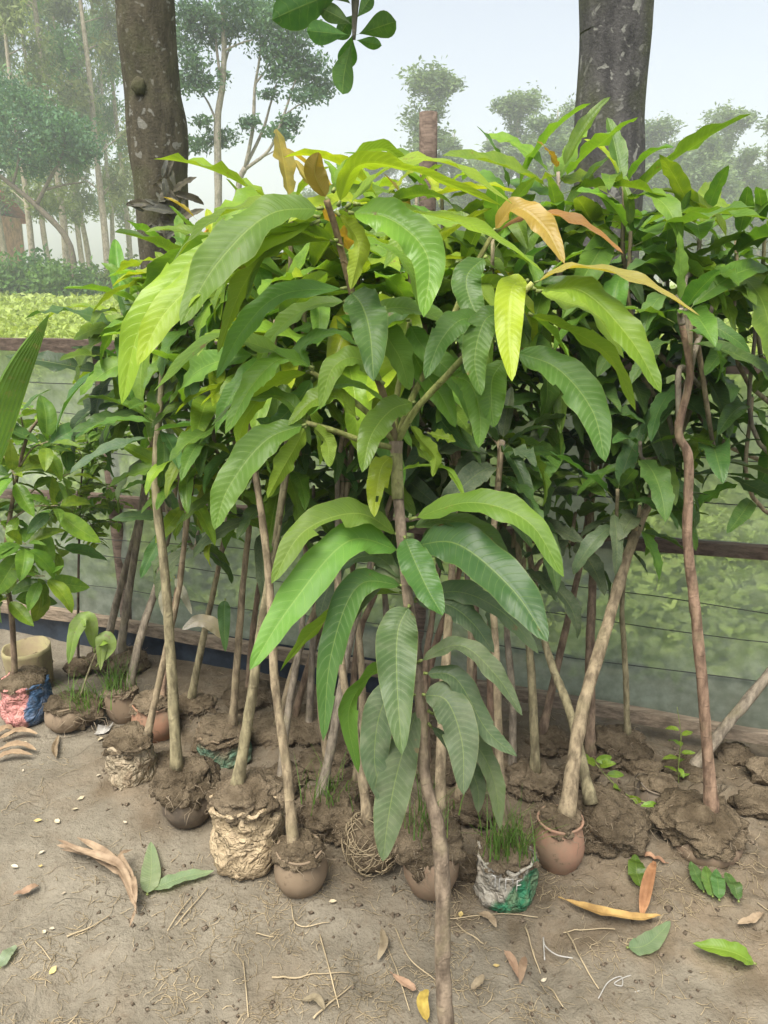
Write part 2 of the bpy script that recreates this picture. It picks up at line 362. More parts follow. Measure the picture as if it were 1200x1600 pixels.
simple('roof_red', f_flat((0.35, 0.09, 0.05), 0.7, 0.3, 3))
simple('dark_glass', f_flat((0.03, 0.035, 0.04), 0.2, 0.2, 3, 0.5))
sack_mat('sack_cream', (0.46, 0.36, 0.22), (0.42, 0.07, 0.055), (-0.8, 0.2, -0.55), 0.062, 0.075, 0.5)
sack_mat('sack_pale', (0.40, 0.33, 0.22), None, mud=0.75)
sack_mat('sack_red', (0.62, 0.27, 0.24), (0.07, 0.16, 0.30), (1, -0.1, 0.0), 0.040, 0.048, 0.3)
sack_mat('sack_green', (0.12, 0.22, 0.14), (0.24, 0.18, 0.11), (0, 0, 1), 0.07, 0.1, 0.45)
sack_mat('sack_print', (0.40, 0.37, 0.30), (0.03, 0.22, 0.10), (0.75, -0.3, -0.6), -0.030, -0.015, 0.45)

# ------------------------------------------------------------------ the setting: ground, field
def smooth01(t): t = max(0.0, min(1.0, t)); return t * t * (3 - 2 * t)
FA, FB = Vector((-1.52, 3.05)), Vector((1.248, 2.153))
def fence_y(x): return FA.y + (x - FA.x) * (FB.y - FA.y) / (FB.x - FA.x)
_fr = random.Random(12)
FOOT = [(_fr.uniform(-1.0, 1.0), _fr.uniform(1.0, 1.6), _fr.uniform(-.6, .6), _fr.uniform(.8, 1.15)) for _ in range(16)]
def ground_h(x, y):
    if y > 5: return 0.0
    k = 1 - smooth01((y - fence_y(x) - 0.1) / 1.2)
    h = noise.fractal(Vector((x * 1.7, y * 1.7, 3.1)), 1.0, 2.0, 3) * 0.012 + noise.fractal(Vector((x * 9, y * 9, 1.3)), 0.9, 2.1, 4) * 0.006
    h += max(0, noise.noise(Vector((x * 22, y * 22, 8.0))) - 0.25) * 0.012
    h += noise.fractal(Vector((x * 4.2, y * 4.2, 6.0)), 1.0, 2.0, 2) * 0.009
    b_ = fence_y(x) - y; w_ = smooth01((b_ - .02) / .15) * smooth01((1.02 - b_) / .28) * smooth01((x + 1.15) / .4)
    h += w_ * (.012 + .030 * abs(noise.fractal(Vector((x * 7.5, y * 7.5, 2.7)), .8, 2.1, 4)))
    w2 = smooth01((x - .28) / .3) * smooth01((b_ - .0) / .1) * smooth01((.9 - b_) / .3)
    if w2 > 0: h += w2 * (.004 + .03 * abs(noise.fractal(Vector((x * 8.5, y * 8.5, 5.2)), .75, 2.1, 4)))
    if y < 1.9:
        for fx, fy, fa, fs in FOOT:
            dx, dy = x - fx, y - fy
            if abs(dx) < .2 and abs(dy) < .2:
                u_ = dx * math.cos(fa) + dy * math.sin(fa); v_ = -dx * math.sin(fa) + dy * math.cos(fa)
                e_ = (u_ / (.045 * fs)) ** 2 + (v_ / (.12 * fs)) ** 2
                h -= .011 * math.exp(-e_ ** 2) - .004 * math.exp(-((e_ - 1.6) / .5) ** 2)
    return h * k * (1 if y < 4 else 0)
NU, NV = 300, 340
V = []
for j in range(NV):
    t = j / (NV - 1); y = 0.55 + 3.0 * t + 260 * t ** 9
    for i in range(NU):
        u = i / (NU - 1) * 2 - 1; x = 2.1 * u + 200 * u ** 11
        V.append((x, y, ground_h(x, y)))
F = [(j * NU + i, j * NU + i + 1, (j + 1) * NU + i + 1, (j + 1) * NU + i) for j in range(NV - 1) for i in range(NU - 1)]
gm = mesh_of('ground', V, F, [M['mud']])
sp_ = np.zeros(len(V), dtype=np.float32)
for i, (x, y, z) in enumerate(V):
    if y < 3.2 and abs(x) < 3:
        b_ = fence_y(x) - y; edge_ = .16 * noise.noise(Vector((x * 5, y * 5, 0))) + .08 * noise.noise(Vector((x * 14, y * 14, 3)))
        sp_[i] = smooth01((1.0 + (.12 if x > .3 else 0) - b_ + edge_) / .16) * smooth01((b_ + .3) / .2) * smooth01((x + 1.05 + edge_) / .2)
at_ = gm.attributes.new('spilled_soil', 'FLOAT', 'POINT'); at_.data.foreach_set('value', sp_)
g = put('ground', gm); tag(g, 'trodden brown mud yard in front of the saplings', 'ground', kind='structure')
x0, x1 = -200, 200
fv = [(-6, fence_y(-6) + 0.5, 0.03), (6, fence_y(6) + 0.5, 0.03), (9, 6, 0.03), (200, 60, 0.03), (200, 258, 0.03), (-200, 258, 0.03), (-200, 60, 0.03), (-9, 6, 0.03)]
fo = put('field', mesh_of('field', fv, [tuple(range(8))], [M['field']], smooth=False)); tag(fo, 'bright green weedy field behind the net fence', 'field', kind='structure')

# ------------------------------------------------------------------ scattered leaves in bulk (numpy)
def quads_obj(name, cen, size, aspect, nprng, mat, parent=None, color=None, kind=None, up_bias=0.0, hang=0.0):
    """leaf-shaped faces (two triangles folded on a midrib) at the given centres"""
    n = len(cen)
    d = nprng.normal(size=(n, 3)); d[:, 2] -= hang; d /= np.linalg.norm(d, axis=1)[:, None]
    q = nprng.normal(size=(n, 3)); q[:, 2] += up_bias
    s = np.cross(d, q); s /= np.linalg.norm(s, axis=1)[:, None]
    nn = np.cross(s, d)
    L = (size * nprng.uniform(0.6, 1.4, n))[:, None]; W = L * aspect
    a = cen - d * L * 0.5; b_ = cen + s * W * 0.5 + nn * W * 0.15; c = cen + d * L * 0.5; e = cen - s * W * 0.5 + nn * W * 0.15
    vv = np.stack([a, b_, c, e], axis=1).reshape(-1, 3)
    me = bpy.data.meshes.new(name); me.vertices.add(4 * n); me.vertices.foreach_set('co', vv.ravel().astype(np.float32))
    idx = np.arange(n)[:, None] * 4
    tri = np.concatenate([idx + [0, 1, 2], idx + [0, 2, 3]], axis=1).ravel().astype(np.int32)
    me.loops.add(6 * n); me.loops.foreach_set('vertex_index', tri)
    me.polygons.add(2 * n); me.polygons.foreach_set('loop_start', np.arange(0, 6 * n, 3, dtype=np.int32))
    me.materials.append(mat); me.update(calc_edges=True); me.validate()
    if name is None: return me
    o = put(name, me, parent, color=color)
    if kind: o['kind'] = kind
    return o
npr = np.random.default_rng(5)
# field weeds: clumps whose spacing grows with distance
cs = []
N = 15000
dd = 3.6 * (46 / 3.6) ** npr.random(N); xx = (npr.random(N) * 2 - 1) * 0.62 * dd + 0
keep = dd > np.array([fence_y(x) + 0.55 if abs(x) < 6 else 4.0 for x in xx])
dd, xx = dd[keep], xx[keep]
hh = 0.10 + 0.22 * npr.random(len(dd)) + 0.012 * dd
pat = np.array([noise.noise(Vector((x * 0.35, y * 0.2, 4))) for x, y in zip(xx, dd)])
hh = np.where((pat > 0.22) & (dd < 26), hh * 0.35, hh)
for k in range(7):
    r = 0.05 + 0.012 * dd
    cs.append(np.stack([xx + npr.normal(size=len(dd)) * r, dd + npr.normal(size=len(dd)) * r, 0.03 + hh * npr.random(len(dd)) ** 0.6], axis=1))
cen = np.concatenate(cs); szz = 0.035 + 0.0075 * cen[:, 1]
fw = quads_obj('field_weeds', cen, szz, 0.55, npr, M['field_grass'], up_bias=0.8); tag(fw, 'bright green weeds and low crop covering the field', 'weeds', kind='stuff')
# broad-leaved gourd vines just behind the net
cs = []
for k in range(900):
    x = rng.uniform(-3.0, 2.6); y = fence_y(x) + rng.uniform(0.35, 1.9); hgt = rng.uniform(0.08, 0.5) * (0.6 + 0.5 * noise.noise(Vector((x * 1.3, y, 0))))
    for q in range(7): cs.append((x + rng.gauss(0, 0.07), y + rng.gauss(0, 0.07), 0.04 + abs(hgt) * rng.random()))
gv = quads_obj('gourd_vines', np.array(cs), np.full(len(cs), 0.07), 0.8, npr, M['field_grass'], up_bias=1.5); tag(gv, 'low broad-leaved vines growing just behind the net fence', 'vines', kind='stuff')

# ------------------------------------------------------------------ far trees
def crown_geo(clumps, per, nprg, size=0.3):
    out = []
    for c, r in clumps:
        n = int(per * (r[0] * r[1] * r[2]) ** 0.5)
        p = nprg.normal(size=(n, 3)); p /= np.linalg.norm(p, axis=1)[:, None]
        p *= (nprg.random(n) ** 0.45)[:, None]
        lump = np.array([noise.noise(Vector(q) * 2.3 + Vector(c)) for q in p]); p *= (1 + 0.55 * lump)[:, None]; p *= np.where(nprg.random(n) < .2, nprg.uniform(1.0, 1.55, n), 1.0)[:, None]
        out.append(np.array(c) + p * np.array(r))
    return np.concatenate(out)
def tree(name, loc, label, group, limbs, clumps, per, size, color, bark, seed, scale=1.0, aspect=0.4, hang=0.0, rot=0.0):
    g_ = np.random.default_rng(seed)
    t = thing(name, loc, label, 'tree', group); t.scale = (scale,) * 3; t.rotation_euler.z = rot
    gs = [tube(curve(p, 5), r0, r1, 7, 0.15) for p, r0, r1 in limbs]
    me = mesh_of('trunk', *join(*gs), [M['trunk']]); put('trunk', me, t, color=bark)
    cen = crown_geo(clumps, per, g_, size)
    quads_obj('crown', cen, np.full(len(cen), size), aspect, g_, M['treeleaf'], t, color, hang=hang)
    return t
def tree_copy(src, loc, scale, rot, label, color=None, cbark=None):
    t = src.copy(); col.objects.link(t); t.location = loc; t.scale = (scale[0], scale[0], scale[1]); t.rotation_euler.z = rot; t['label'] = label
    for ch in list(src.children):
        c = ch.copy(); col.objects.link(c); c.parent = t
        if ch.name.startswith('crown') and color: c.color = color
    return t
def base(px, d): p = P(px, 430, d); return Vector((p.x, d, 0.0))
# slender eucalyptus
def euc(seed, h, lab, nb=22):
    q = random.Random(seed); limbs = []; clumps = []
    lean = q.uniform(-1.0, 1.0)
    tr = [Vector((lean * (k / 6) ** 1.5 + q.uniform(-.15, .15), q.uniform(-.15, .15), h * k / 6)) for k in range(7)]
    limbs.append((tr, 0.2, 0.04))
    for k in range(nb):
        z = h * q.uniform(0.22, 1.0); i = min(5, int(z / h * 6)); b0 = tr[i].lerp(tr[i + 1], z / h * 6 - i if i < 5 else 0.5)
        an = q.uniform(0, 6.283); le = q.uniform(0.8, 2.4) * (1.15 - 0.55 * z / h)
        e = b0 + Vector((math.cos(an) * le, math.sin(an) * le, le * q.uniform(0.2, 0.8)))
        limbs.append(([b0, b0.lerp(e, 0.5) + Vector((0, 0, .1)), e], 0.04, 0.012))
        clumps.append((tuple(e + Vector((0, 0, -0.4))), (q.uniform(.5, 1.0), q.uniform(.5, 1.0), q.uniform(.7, 1.6))))
        clumps.append((tuple(b0.lerp(e, 0.6) + Vector((q.uniform(-.4, .4), 0, -0.2))), (q.uniform(.35, .7), q.uniform(.35, .7), q.uniform(.5, 1.1))))
    return limbs, clumps
GE = 'tall trees beyond the field'
EUC = []
for s, h in ((11, 21), (12, 24), (13, 18)):
    li, cl = euc(s, h, '')
    EUC.append((li, cl, s))
euc_spots = [(-60, 47, 1.0, 0), (15, 50, 1.05, 1), (55, 43, 0.95, 0), (105, 46, 1.1, 1), (140, 52, 1.0, 2), (170, 47, 1.15, 0), (205, 55, 1.0, 1), (-20, 58, 1.2, 2), (80, 60, 1.1, 1), (130, 62, 1.15, 0), (40, 66, 1.2, 0), (180, 66, 1.15, 2), (-110, 52, 1.1, 1)]
srcs = [None] * 3
hint = ['its pale bare trunk', 'a feathery drooping crown', 'a narrow open crown']
for i, (px, d, sc, k) in enumerate(euc_spots):
    lab = 'tall hazy eucalyptus with %s, in the grove beyond the field' % hint[k]
    c = (0.13 + 0.03 * (i % 3), 0.21 + 0.015 * (i % 4), 0.10, 1)
    if srcs[k] is None:
        srcs[k] = tree('eucalyptus_tree', base(px, d), lab, GE, EUC[k][0], EUC[k][1], 290, 0.34, c, (0.36, 0.31, 0.24, 0.6), 20 + k, sc, 0.3, 0.7)
    else: tree_copy(srcs[k], base(px, d), (sc, sc), rng.uniform(0, 6.28), lab, c)
# far pale trees on the right
far_spots = [(575, 76, .62, 0), (600, 84, .7, 1), (640, 80, .72, 2), (668, 70, .95, 1), (700, 80, .92, 0), (735, 74, .84, 2), (770, 82, .9, 0), (800, 76, 1.02, 1), (838, 70, .98, 0), (875, 80, 1.12, 2), (905, 84, 1.1, 1), (945, 80, 1.0, 0), (1035, 78, .85, 0), (1065, 84, .9, 1), (1090, 74, .92, 2), (1118, 82, .96, 1), (1142, 76, .9, 0), (1180, 78, .82, 1), (1215, 80, .9, 2), (494, 84, .72, 2), (1000, 82, .85, 1)] + [(px_, 92 + (px_ * 7) % 13, .78 + .02 * ((px_ * 3) % 9), (px_ // 5) % 3) for px_ in range(545, 1260, 31)]
fsrc = [None] * 3
for k in range(3):
    li, cl = euc(31 + k, (19, 22, 17)[k], '', 40)
    fsrc[k] = (li, [(c_, (r_[0] * 1.1, r_[1] * 1.1, r_[2] * 1.1)) for c_, r_ in cl])
fobj = [None] * 3
for i, (px, d, sc, k) in enumerate(far_spots):
    sc *= .80 + .07 * math.sin(i * 2.3)
    if fobj[k] is None:
        fobj[k] = tree('distant_tree', base(px, d), 'pale distant tree with %s in the far misty tree line' % hint[k], 'trees in the far misty line', fsrc[k][0], fsrc[k][1], 260, 0.42, (0.15, 0.22, 0.11, 1), (0.3, 0.27, 0.22, 0.4), 70 + k, sc, 0.4, 0.3); fobj[k].scale = (sc * 1.5, sc * 1.5, sc); continue
    tt_ = tree_copy(fobj[k], base(px, d), (sc * 1.5, sc * 1.0), rng.uniform(0, 6.28), 'pale distant tree with %s in the far misty tree line' % hint[k], (0.15, 0.22, 0.11, 1)); tt_['group'] = 'trees in the far misty line'
# the rounded dark tree at the field edge
D_ = 38.0
def rel(px, py, d, o): return P(px, py, d) - o
o = base(45, D_)
limbs = [([Vector((2.0, 0, -0.2)) + Vector((0, 0, 0)), rel(110, 385, D_, o), rel(55, 320, D_, o), rel(0, 275, D_, o), rel(-50, 230, D_, o)], 0.17, 0.08),
         ([rel(58, 318, D_, o), rel(75, 285, D_, o), rel(98, 240, D_, o), rel(100, 200, D_, o)], 0.1, 0.05),
         ([rel(72, 296, D_, o), rel(105, 288, D_, o), rel(130, 285, D_, o)], 0.06, 0.03), ([rel(20, 290, D_, o), rel(30, 240, D_, o), rel(20, 190, D_, o)], 0.07, 0.04)]
cl = []
for px, py, r in ((20, 150, 1.2), (-30, 190, 1.5), (40, 190, 1.35), (85, 200, 1.25), (115, 215, 1.2), (70, 235, 1.1), (20, 235, 1.1), (135, 235, .8), (110, 250, .9), (-20, 250, 1.0), (55, 265, .7), (50, 165, .9)):
    cl.append((tuple(rel(px, py, D_ + rng.uniform(-.8, .8), o)), (r * 1.05, r * 1.05, r * 0.75)))
tree('broad_tree', o, 'rounded dark leafy tree with a low bent trunk at the edge of the field', None, limbs, cl, 900, 0.2, (0.075, 0.17, 0.085, 1), (0.16, 0.13, 0.10, 0.3), 41, aspect=0.45)
# two forked trees with bare limbs and leafy plates
D2 = 30.0
def forked(px0, segs, plates, label, seed, colr):
    o = base(px0, D2)
    limbs = [([rel(x, y, D2 + dz, o) for x, y, dz in pts], r0, r1) for pts, r0, r1 in segs]
    cl = []
    q = random.Random(seed)
    for x, y, w, h in plates:
        c = rel(x, y, D2 + q.uniform(-.5, .5), o); k = D2 / FPX * 1.05
        cl.append((tuple(c), (w * k * .95, w * k * 0.8, h * k * .9)))
    tree('forked_tree', o, label, None, limbs, cl, 1300, 0.17, colr, (0.30, 0.27, 0.22, 0.4), seed, aspect=0.42)
forked(342, [([(342, 470, 0), (341, 300, 0), (340, 190, 0), (348, 130, 0), (350, 60, 0), (345, -30, 0)], 0.16, 0.07), ([(348, 140, 0), (340, 90, .2), (335, 40, .3), (325, -10, .3)], .06, .03), ([(340, 195, 0), (325, 160, .3), (305, 130, .5)], .05, .02), ([(349, 80, 0), (375, 68, -.3), (395, 62, -.4)], .04, .02), ([(349, 110, 0), (362, 60, .4), (370, 20, .4)], .04, .02)],
       [(300, 95, 26, 24), (318, 130, 30, 16), (290, 130, 22, 16), (320, 30, 40, 26), (370, 10, 42, 30), (300, 20, 30, 26), (345, 215, 26, 14), (318, 190, 16, 10), (330, 60, 26, 14), (310, 225, 22, 14), (360, 45, 22, 14), (348, 118, 10, 8), (282, 60, 22, 26)],
       'slim forked tree with a straight pale trunk beyond the big bare trunk', 51, (0.085, 0.165, 0.09, 1))
forked(372, [([(366, 470, 0), (372, 300, 0), (383, 262, 0)], .13, .10), ([(383, 264, 0), (395, 200, 0), (398, 140, 0), (405, 95, 0), (408, 60, 0)], .075, .03), ([(383, 262, 0), (410, 205, .3), (422, 165, .3), (432, 130, .3)], .065, .025), ([(384, 264, 0), (420, 235, -.3), (440, 190, -.3), (455, 145, -.3), (462, 125, -.3)], .065, .025), ([(398, 132, 0), (415, 110, 0), (430, 85, 0)], .04, .02), ([(445, 180, -.3), (465, 165, -.3), (480, 160, -.3)], .03, .015), ([(400, 250, 0), (425, 238, 0), (440, 225, 0)], .03, .015)],
       [(400, 15, 34, 26), (440, 25, 40, 26), (460, 55, 36, 22), (430, 80, 36, 18), (470, 95, 40, 18), (440, 115, 32, 16), (490, 120, 34, 20), (480, 150, 28, 14), (505, 140, 20, 14), (420, 148, 15, 8), (388, 192, 18, 12), (452, 192, 22, 14), (430, 205, 22, 8), (440, 212, 18, 8), (410, 50, 26, 16)],
       'open tree splitting low into three bare limbs with leafy plates', 52, (0.085, 0.17, 0.09, 1))
# hedge bushes along the far edge of the field
bsrc = None
for i, px in enumerate(range(-60, 330, 26)):
    d = 38 + rng.uniform(-2, 4); lo = base(px, d)
    if bsrc is None:
        cl = [((q * 0.5 - 0.8, rng.uniform(-.3, .3), rng.uniform(.5, 1.3)), (.7, .6, .7)) for q in range(4)]
        bsrc = tree('bush', lo, 'leafy green bush in the row at the foot of the grove', 'bushes along the far field edge', [([Vector((0, 0, -.1)), Vector((.05, 0, .5)), Vector((.1, 0, 1.0))], .05, .02)], cl, 900, 0.2, (0.09, 0.16, 0.05, 1), (0.2, .16, .12, .2), 61, aspect=0.5)
    else:
        s = rng.uniform(0.8, 1.3); tree_copy(bsrc, lo, (s, s * rng.uniform(.8, 1.25)), rng.uniform(0, 6.28), bsrc['label'], (0.08 + .05 * rng.random(), 0.15 + .05 * rng.random(), 0.05, 1))
# brick house with red roof half out of view beyond the grove
ho = base(-88, 56)
hs_ = thing('brick_house', ho, 'orange brick house with red roof half hidden behind the grove', 'house')
bx = lambda a, b_: (lambda g_: ([q + ho for q in g_[0]], g_[1]))(box(a, b_))
part('wall', bx((-4, 0, -.1), (3.2, 6, 5.6)), M['brick_wall'], hs_, smooth=False)
rv = [Vector(q) + ho for q in ((-4.5, -.6, 5.4), (3.7, -.6, 5.4), (3.7, 3, 7.4), (-4.5, 3, 7.4), (-4.5, 6.6, 5.4), (3.7, 6.6, 5.4), (-4.5, -.6, 5.25), (3.7, -.6, 5.25), (3.7, 3, 7.25), (-4.5, 3, 7.25), (-4.5, 6.6, 5.25), (3.7, 6.6, 5.25))]
part('roof', (rv, [(0, 1, 2, 3), (3, 2, 5, 4), (7, 6, 9, 8), (8, 9, 10, 11), (0, 6, 7, 1), (1, 7, 8, 2), (2, 8, 11, 5), (5, 11, 10, 4), (4, 10, 9, 3), (3, 9, 6, 0)]), M['roof_red'], hs_, smooth=False)
for wx in (-3, -.6, 1.6):
    for wz in (.9, 3.5): part('window', bx((wx, -.04, wz), (wx + 1.0, .02, wz + 1.2)), M['dark_glass'], hs_, smooth=False)

# ------------------------------------------------------------------ big trunks behind the fence
def big_tree(name, label, d, pts, bark, seed, r_off=0):
    o = base(pts[-1][0], d); ws = []
    t = thing(name, o, label, 'tree')
    W = [(P(x, y, d), px2m(w, P(x, y, d)) / 2) for x, y, w in pts]
    W.append((Vector((W[-1][0].x + (W[-1][0].x - W[-2][0].x) * 0.25, d, -0.05)), W[-1][1] * 1.35))
    pa, pb = W[-2], W[-1]
    W[-1:] = [(pa[0].lerp(pb[0], k / 6), lerp(pa[1], pb[1], (k / 6) ** 1.6)) for k in range(1, 7)]
    dirn = (W[0][0] - W[1][0]).normalized()
    top = [(W[0][0] + dirn * q, W[0][1] * (1 - 0.04 * q)) for q in (1.8, 0.9)]
    W = top + W
    cp = curve([w[0] for w in W], 8); n = len(W) - 1
    rf = lambda s: lerp(W[min(int(s * n), n - 1)][1], W[min(int(s * n), n - 1) + 1][1], s * n - min(int(s * n), n - 1))
    tp = W[0][0]
    gs = [tube(cp, rf, 0, 36, 0.09, seed)]
    q = random.Random(seed); clumps = []
    for k in range(6):
        an = k * 1.05 + q.uniform(0, .5); le = q.uniform(1.4, 2.6)
        e = tp + Vector((math.cos(an) * le, math.sin(an) * le * .8 + .6, q.uniform(.9, 2.2)))
        gs.append(tube(curve([tp - Vector((0, 0, .25)), tp.lerp(e, .5) + Vector((0, 0, .15)), e], 6), rf(0) * .45, .03, 10, .1))
        for m_ in range(3): clumps.append((tuple(e - o + Vector((q.uniform(-.6, .6), q.uniform(-.6, .6), q.uniform(-.1, .6)))), (.65, .65, .45)))
    part('trunk', join(*gs), M['trunk'], t, color=bark)
    g_ = np.random.default_rng(seed); cen = crown_geo(clumps, 110, g_)
    quads_obj('crown', cen, np.full(len(cen), .13), .5, g_, M['treeleaf'], t, (.05, .10, .04, 1))
    return t, o, tp
lt, lto, ltop = big_tree('big_tree', 'brown mossy tree trunk with a knot, rising beside the forked trees', 3.6, [(226, -10, 92), (231, 60, 90), (240, 150, 88), (246, 210, 92), (252, 270, 84), (256, 340, 80)], (0.078, 0.070, 0.047, 0.7), 3)
rt, rto, rtop = big_tree('big_tree', 'grey lichen-spotted tree trunk rising behind the tallest saplings', 3.3, [(963, -10, 114), (961, 60, 112), (956, 130, 106), (953, 190, 104), (952, 260, 108)], (0.082, 0.08, 0.076, 1.0), 4)
# knot on the left trunk
kp = P(217, 135, 3.6 - 0.12)
def lump(cen, rad, seed, sub=3, amp=0.25, freq=2.2, squash=(1, 1, 1), floor=None):
    bm = bmesh.new(); bmesh.ops.create_icosphere(bm, subdivisions=sub, radius=1.0)
    vs_ = [v.co.copy() for v in bm.verts]; fs = [tuple(v.index for v in f.verts) for f in bm.faces]; bm.free()
    out = []
    so = Vector((seed * 7.3, seed * 3.1, seed * 1.7))
    for v in vs_:
        k = 1 + amp * .75 * noise.fractal(v * freq * .75 + so, 0.75, 2.15, 6)
        p = Vector((v.x * squash[0], v.y * squash[1], v.z * squash[2])) * (rad * k) + Vector(cen)
        if floor is not None and p.z < floor: p.z = floor + (p.z - floor) * 0.05
        out.append(p)
    return out, fs
part('knot', lump(kp, 0.035, 5, 3, .3, 2, (.8, .5, 1.0)), M['trunk'], lt, color=(0.06, 0.05, 0.035, 0))

# ------------------------------------------------------------------ net fence
def FP(x, z, off=0.0): return Vector((x, fence_y(x) + off, z))
fd = Vector((FB.x - FA.x, FB.y - FA.y, 0)).normalized(); fn = Vector((-fd.y, fd.x, 0))
fe = thing('net_fence', FP(0.13, 0), 'low fence of dull green netting on weathered wooden rails behind the saplings', 'fence')
def rail(name, z0, z1, h, th, mat, off, xa=-3.4, xb=2.7, wob=.012, seed=0):
    V, F = [], []; n = 40
    for i in range(n + 1):
        t = i / n; x = lerp(xa, xb, t); zc = lerp(z0, z1, t) + wob * noise.noise(Vector((x * 1.4, seed, 0)))
        hh_ = h * (1 + .25 * noise.noise(Vector((x * 3, seed + 5, 0)))); p = FP(x, zc) + fn * (off + .008 * noise.noise(Vector((x * 2, 9, seed))))
        for a, c in ((-th, -hh_), (th, -hh_), (th, hh_), (-th, hh_)): V.append(p + fn * (a / 2) + Vector((0, 0, c / 2)))
    for i in range(n):
        for k in range(4): F.append((i * 4 + k, i * 4 + (k + 1) % 4, i * 4 + 4 + (k + 1) % 4, i * 4 + 4 + k))
    F += [(3, 2, 1, 0), tuple(n * 4 + k for k in range(4))]
    return part(name, (V, F), M[mat], fe, smooth=False)
rail('top_rail', 1.235, 1.27, .05, .04, 'rail_wood', 0.0, seed=1)
rail('middle_rail', .60, .725, .042, .035, 'rail_wood', 0.01, seed=2)
rail('bottom_board', .165, .072, .046, .03, 'board_wood', -0.03, seed=3)
for x, h, r in ((-3.0, 1.35, .03), (-1.08, 1.3, .03), (.135, 1.97, .029), (1.62, 1.4, .03), (2.6, 1.4, .03)):
    part('post', tube(curve([FP(x, -.05, .06), FP(x, h * .5, .06), FP(x, h, .06)], 6), r, r * .95, 10, .12, x), M['post_wood'], fe, smooth=True)
def sheet(name, xa, xb, za, zb, off, mat, nx, nz, amp, fr, seed, kind=None):
    V = []; 
    for j in range(nz + 1):
        for i in range(nx + 1):
            x = lerp(xa, xb, i / nx); t = j / nz; z = lerp(za(x), zb(x), t)
            V.append(FP(x, z) + fn * (off + amp * math.sin(math.pi * t) * noise.fractal(Vector((x * fr, z * fr * 1.6, seed)), 1, 2, 3)))
    F = [(j * (nx + 1) + i, j * (nx + 1) + i + 1, (j + 1) * (nx + 1) + i + 1, (j + 1) * (nx + 1) + i) for j in range(nz) for i in range(nx)]
    return part(name, (V, F), M[mat], fe)
sheet('net', -3.35, 2.65, lambda x: .08, lambda x: 1.235, .04, 'net', 160, 40, .07, 2.4, 1)
sheet('ground_tarp', -3.35, .15, lambda x: -.03, lambda x: .145, -.008, 'blue_tarp', 120, 6, .014, 5, 5)
for z in (.26, .40, .5, .84, .98, 1.1):
    pts = [FP(lerp(-3.3, 2.6, i / 24), z + .03 * noise.noise(Vector((i * .35, z * 9, 0)))) + fn * .015 for i in range(25)]
    part('wire', tube(pts, .0018, .0018, 4), M['wire'], fe)

# ------------------------------------------------------------------ leaves
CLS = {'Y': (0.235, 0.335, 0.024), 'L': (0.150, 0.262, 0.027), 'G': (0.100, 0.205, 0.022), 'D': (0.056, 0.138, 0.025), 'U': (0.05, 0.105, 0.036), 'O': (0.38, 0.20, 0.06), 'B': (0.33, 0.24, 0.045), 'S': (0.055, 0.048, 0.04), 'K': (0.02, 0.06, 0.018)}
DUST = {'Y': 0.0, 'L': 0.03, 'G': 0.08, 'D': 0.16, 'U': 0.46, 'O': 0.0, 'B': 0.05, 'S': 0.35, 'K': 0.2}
def lcol(c, q=rng):
    r, g_, b_ = CLS[c]; k = q.uniform(.68, 1.28); h = q.uniform(-.18, .16)
    return (r * k * (1 + h), g_ * k, b_ * k * (1 - h), max(0, min(1, DUST[c] * q.uniform(.7, 1.4))))
def wprof(t, style='mango'):
    if style == 'mango': return max(0.0, math.sin(math.pi * min(1, t ** 0.84)) ** 0.62 * (1 - 0.10 * t)) + 0.004
    if style == 'ovate': return max(0.0, math.sin(math.pi * t ** 0.78) ** 0.8) + 0.004
    return max(0.0, math.sin(math.pi * t ** 1.6) ** 0.75) + 0.004          # obovate
def leaf_geo(cl, nrm, width, fold, wave, cross=4, style='mango', pet=0.07, seed=0.0, bite=None, wf=7.0):
    """cl: centre line points (first ones make the petiole), nrm: upper-side direction at each point"""
    n = len(cl) - 1; npet = max(1, int(round(pet * n)))
    V, F, UV, MI = [], [], [], []
    sides = []
    for i, p in enumerate(cl):
        t = (cl[min(i + 1, n)] - cl[max(i - 1, 0)]).normalized()
        s = t.cross(nrm[i]); s = s.normalized() if s.length > 1e-6 else Vector((1, 0, 0)); sides.append((t, s, s.cross(t).normalized()))
    rows = []
    for i in range(npet, n + 1):
        tt = (i - npet) / (n - npet); w = wprof(tt, style) * width / 2; t, s, up = sides[i]; row = []
        for k in range(-cross, cross + 1):
            u = k / cross; sg = 1 if u > 0 else -1
            e = abs(u)
            wav = wave * w * e * e * (math.sin(wf * 2 * tt + seed + sg * 1.3) + 0.7 * math.sin(wf * 4.7 * tt + seed * 2 + sg * 2.1)) if u else 0
            z = fold * w * (e - 0.35 * e * e) + wav
            if k == 0: z -= 0.012 * width
            row.append(len(V)); V.append(cl[i] + s * (u * w * (1 - 0.15 * fold * e)) + up * z); UV.append((0.5 + u * 0.5, tt))
        rows.append(row)
    for a in range(len(rows) - 1):
        for k in range(2 * cross):
            if bite and bite(a / (len(rows) - 1), (k + .5) / cross - 1): continue
            F.append((rows[a][k], rows[a][k + 1], rows[a + 1][k + 1], rows[a + 1][k])); MI.append(0)
    # petiole and rib below the blade
    pr = 0.0022 if width > .035 else .0012
    pts = cl[:npet + 1]; g0 = tube(pts, pr * 1.5, pr, 5) if len(pts) > 1 else ([], [])
    m0 = len(V); V += g0[0]; UV += [(0.5, 0.0)] * len(g0[0]); F += [tuple(q + m0 for q in f) for f in g0[1]]; MI += [1] * len(g0[1])
    return V, F, UV, MI
def flat_mat(name, c, rough=.5):
    simple(name, f_flat(c, rough, .2, 30)); return M[name]
flat_mat('petiole', (0.20, 0.24, 0.07))
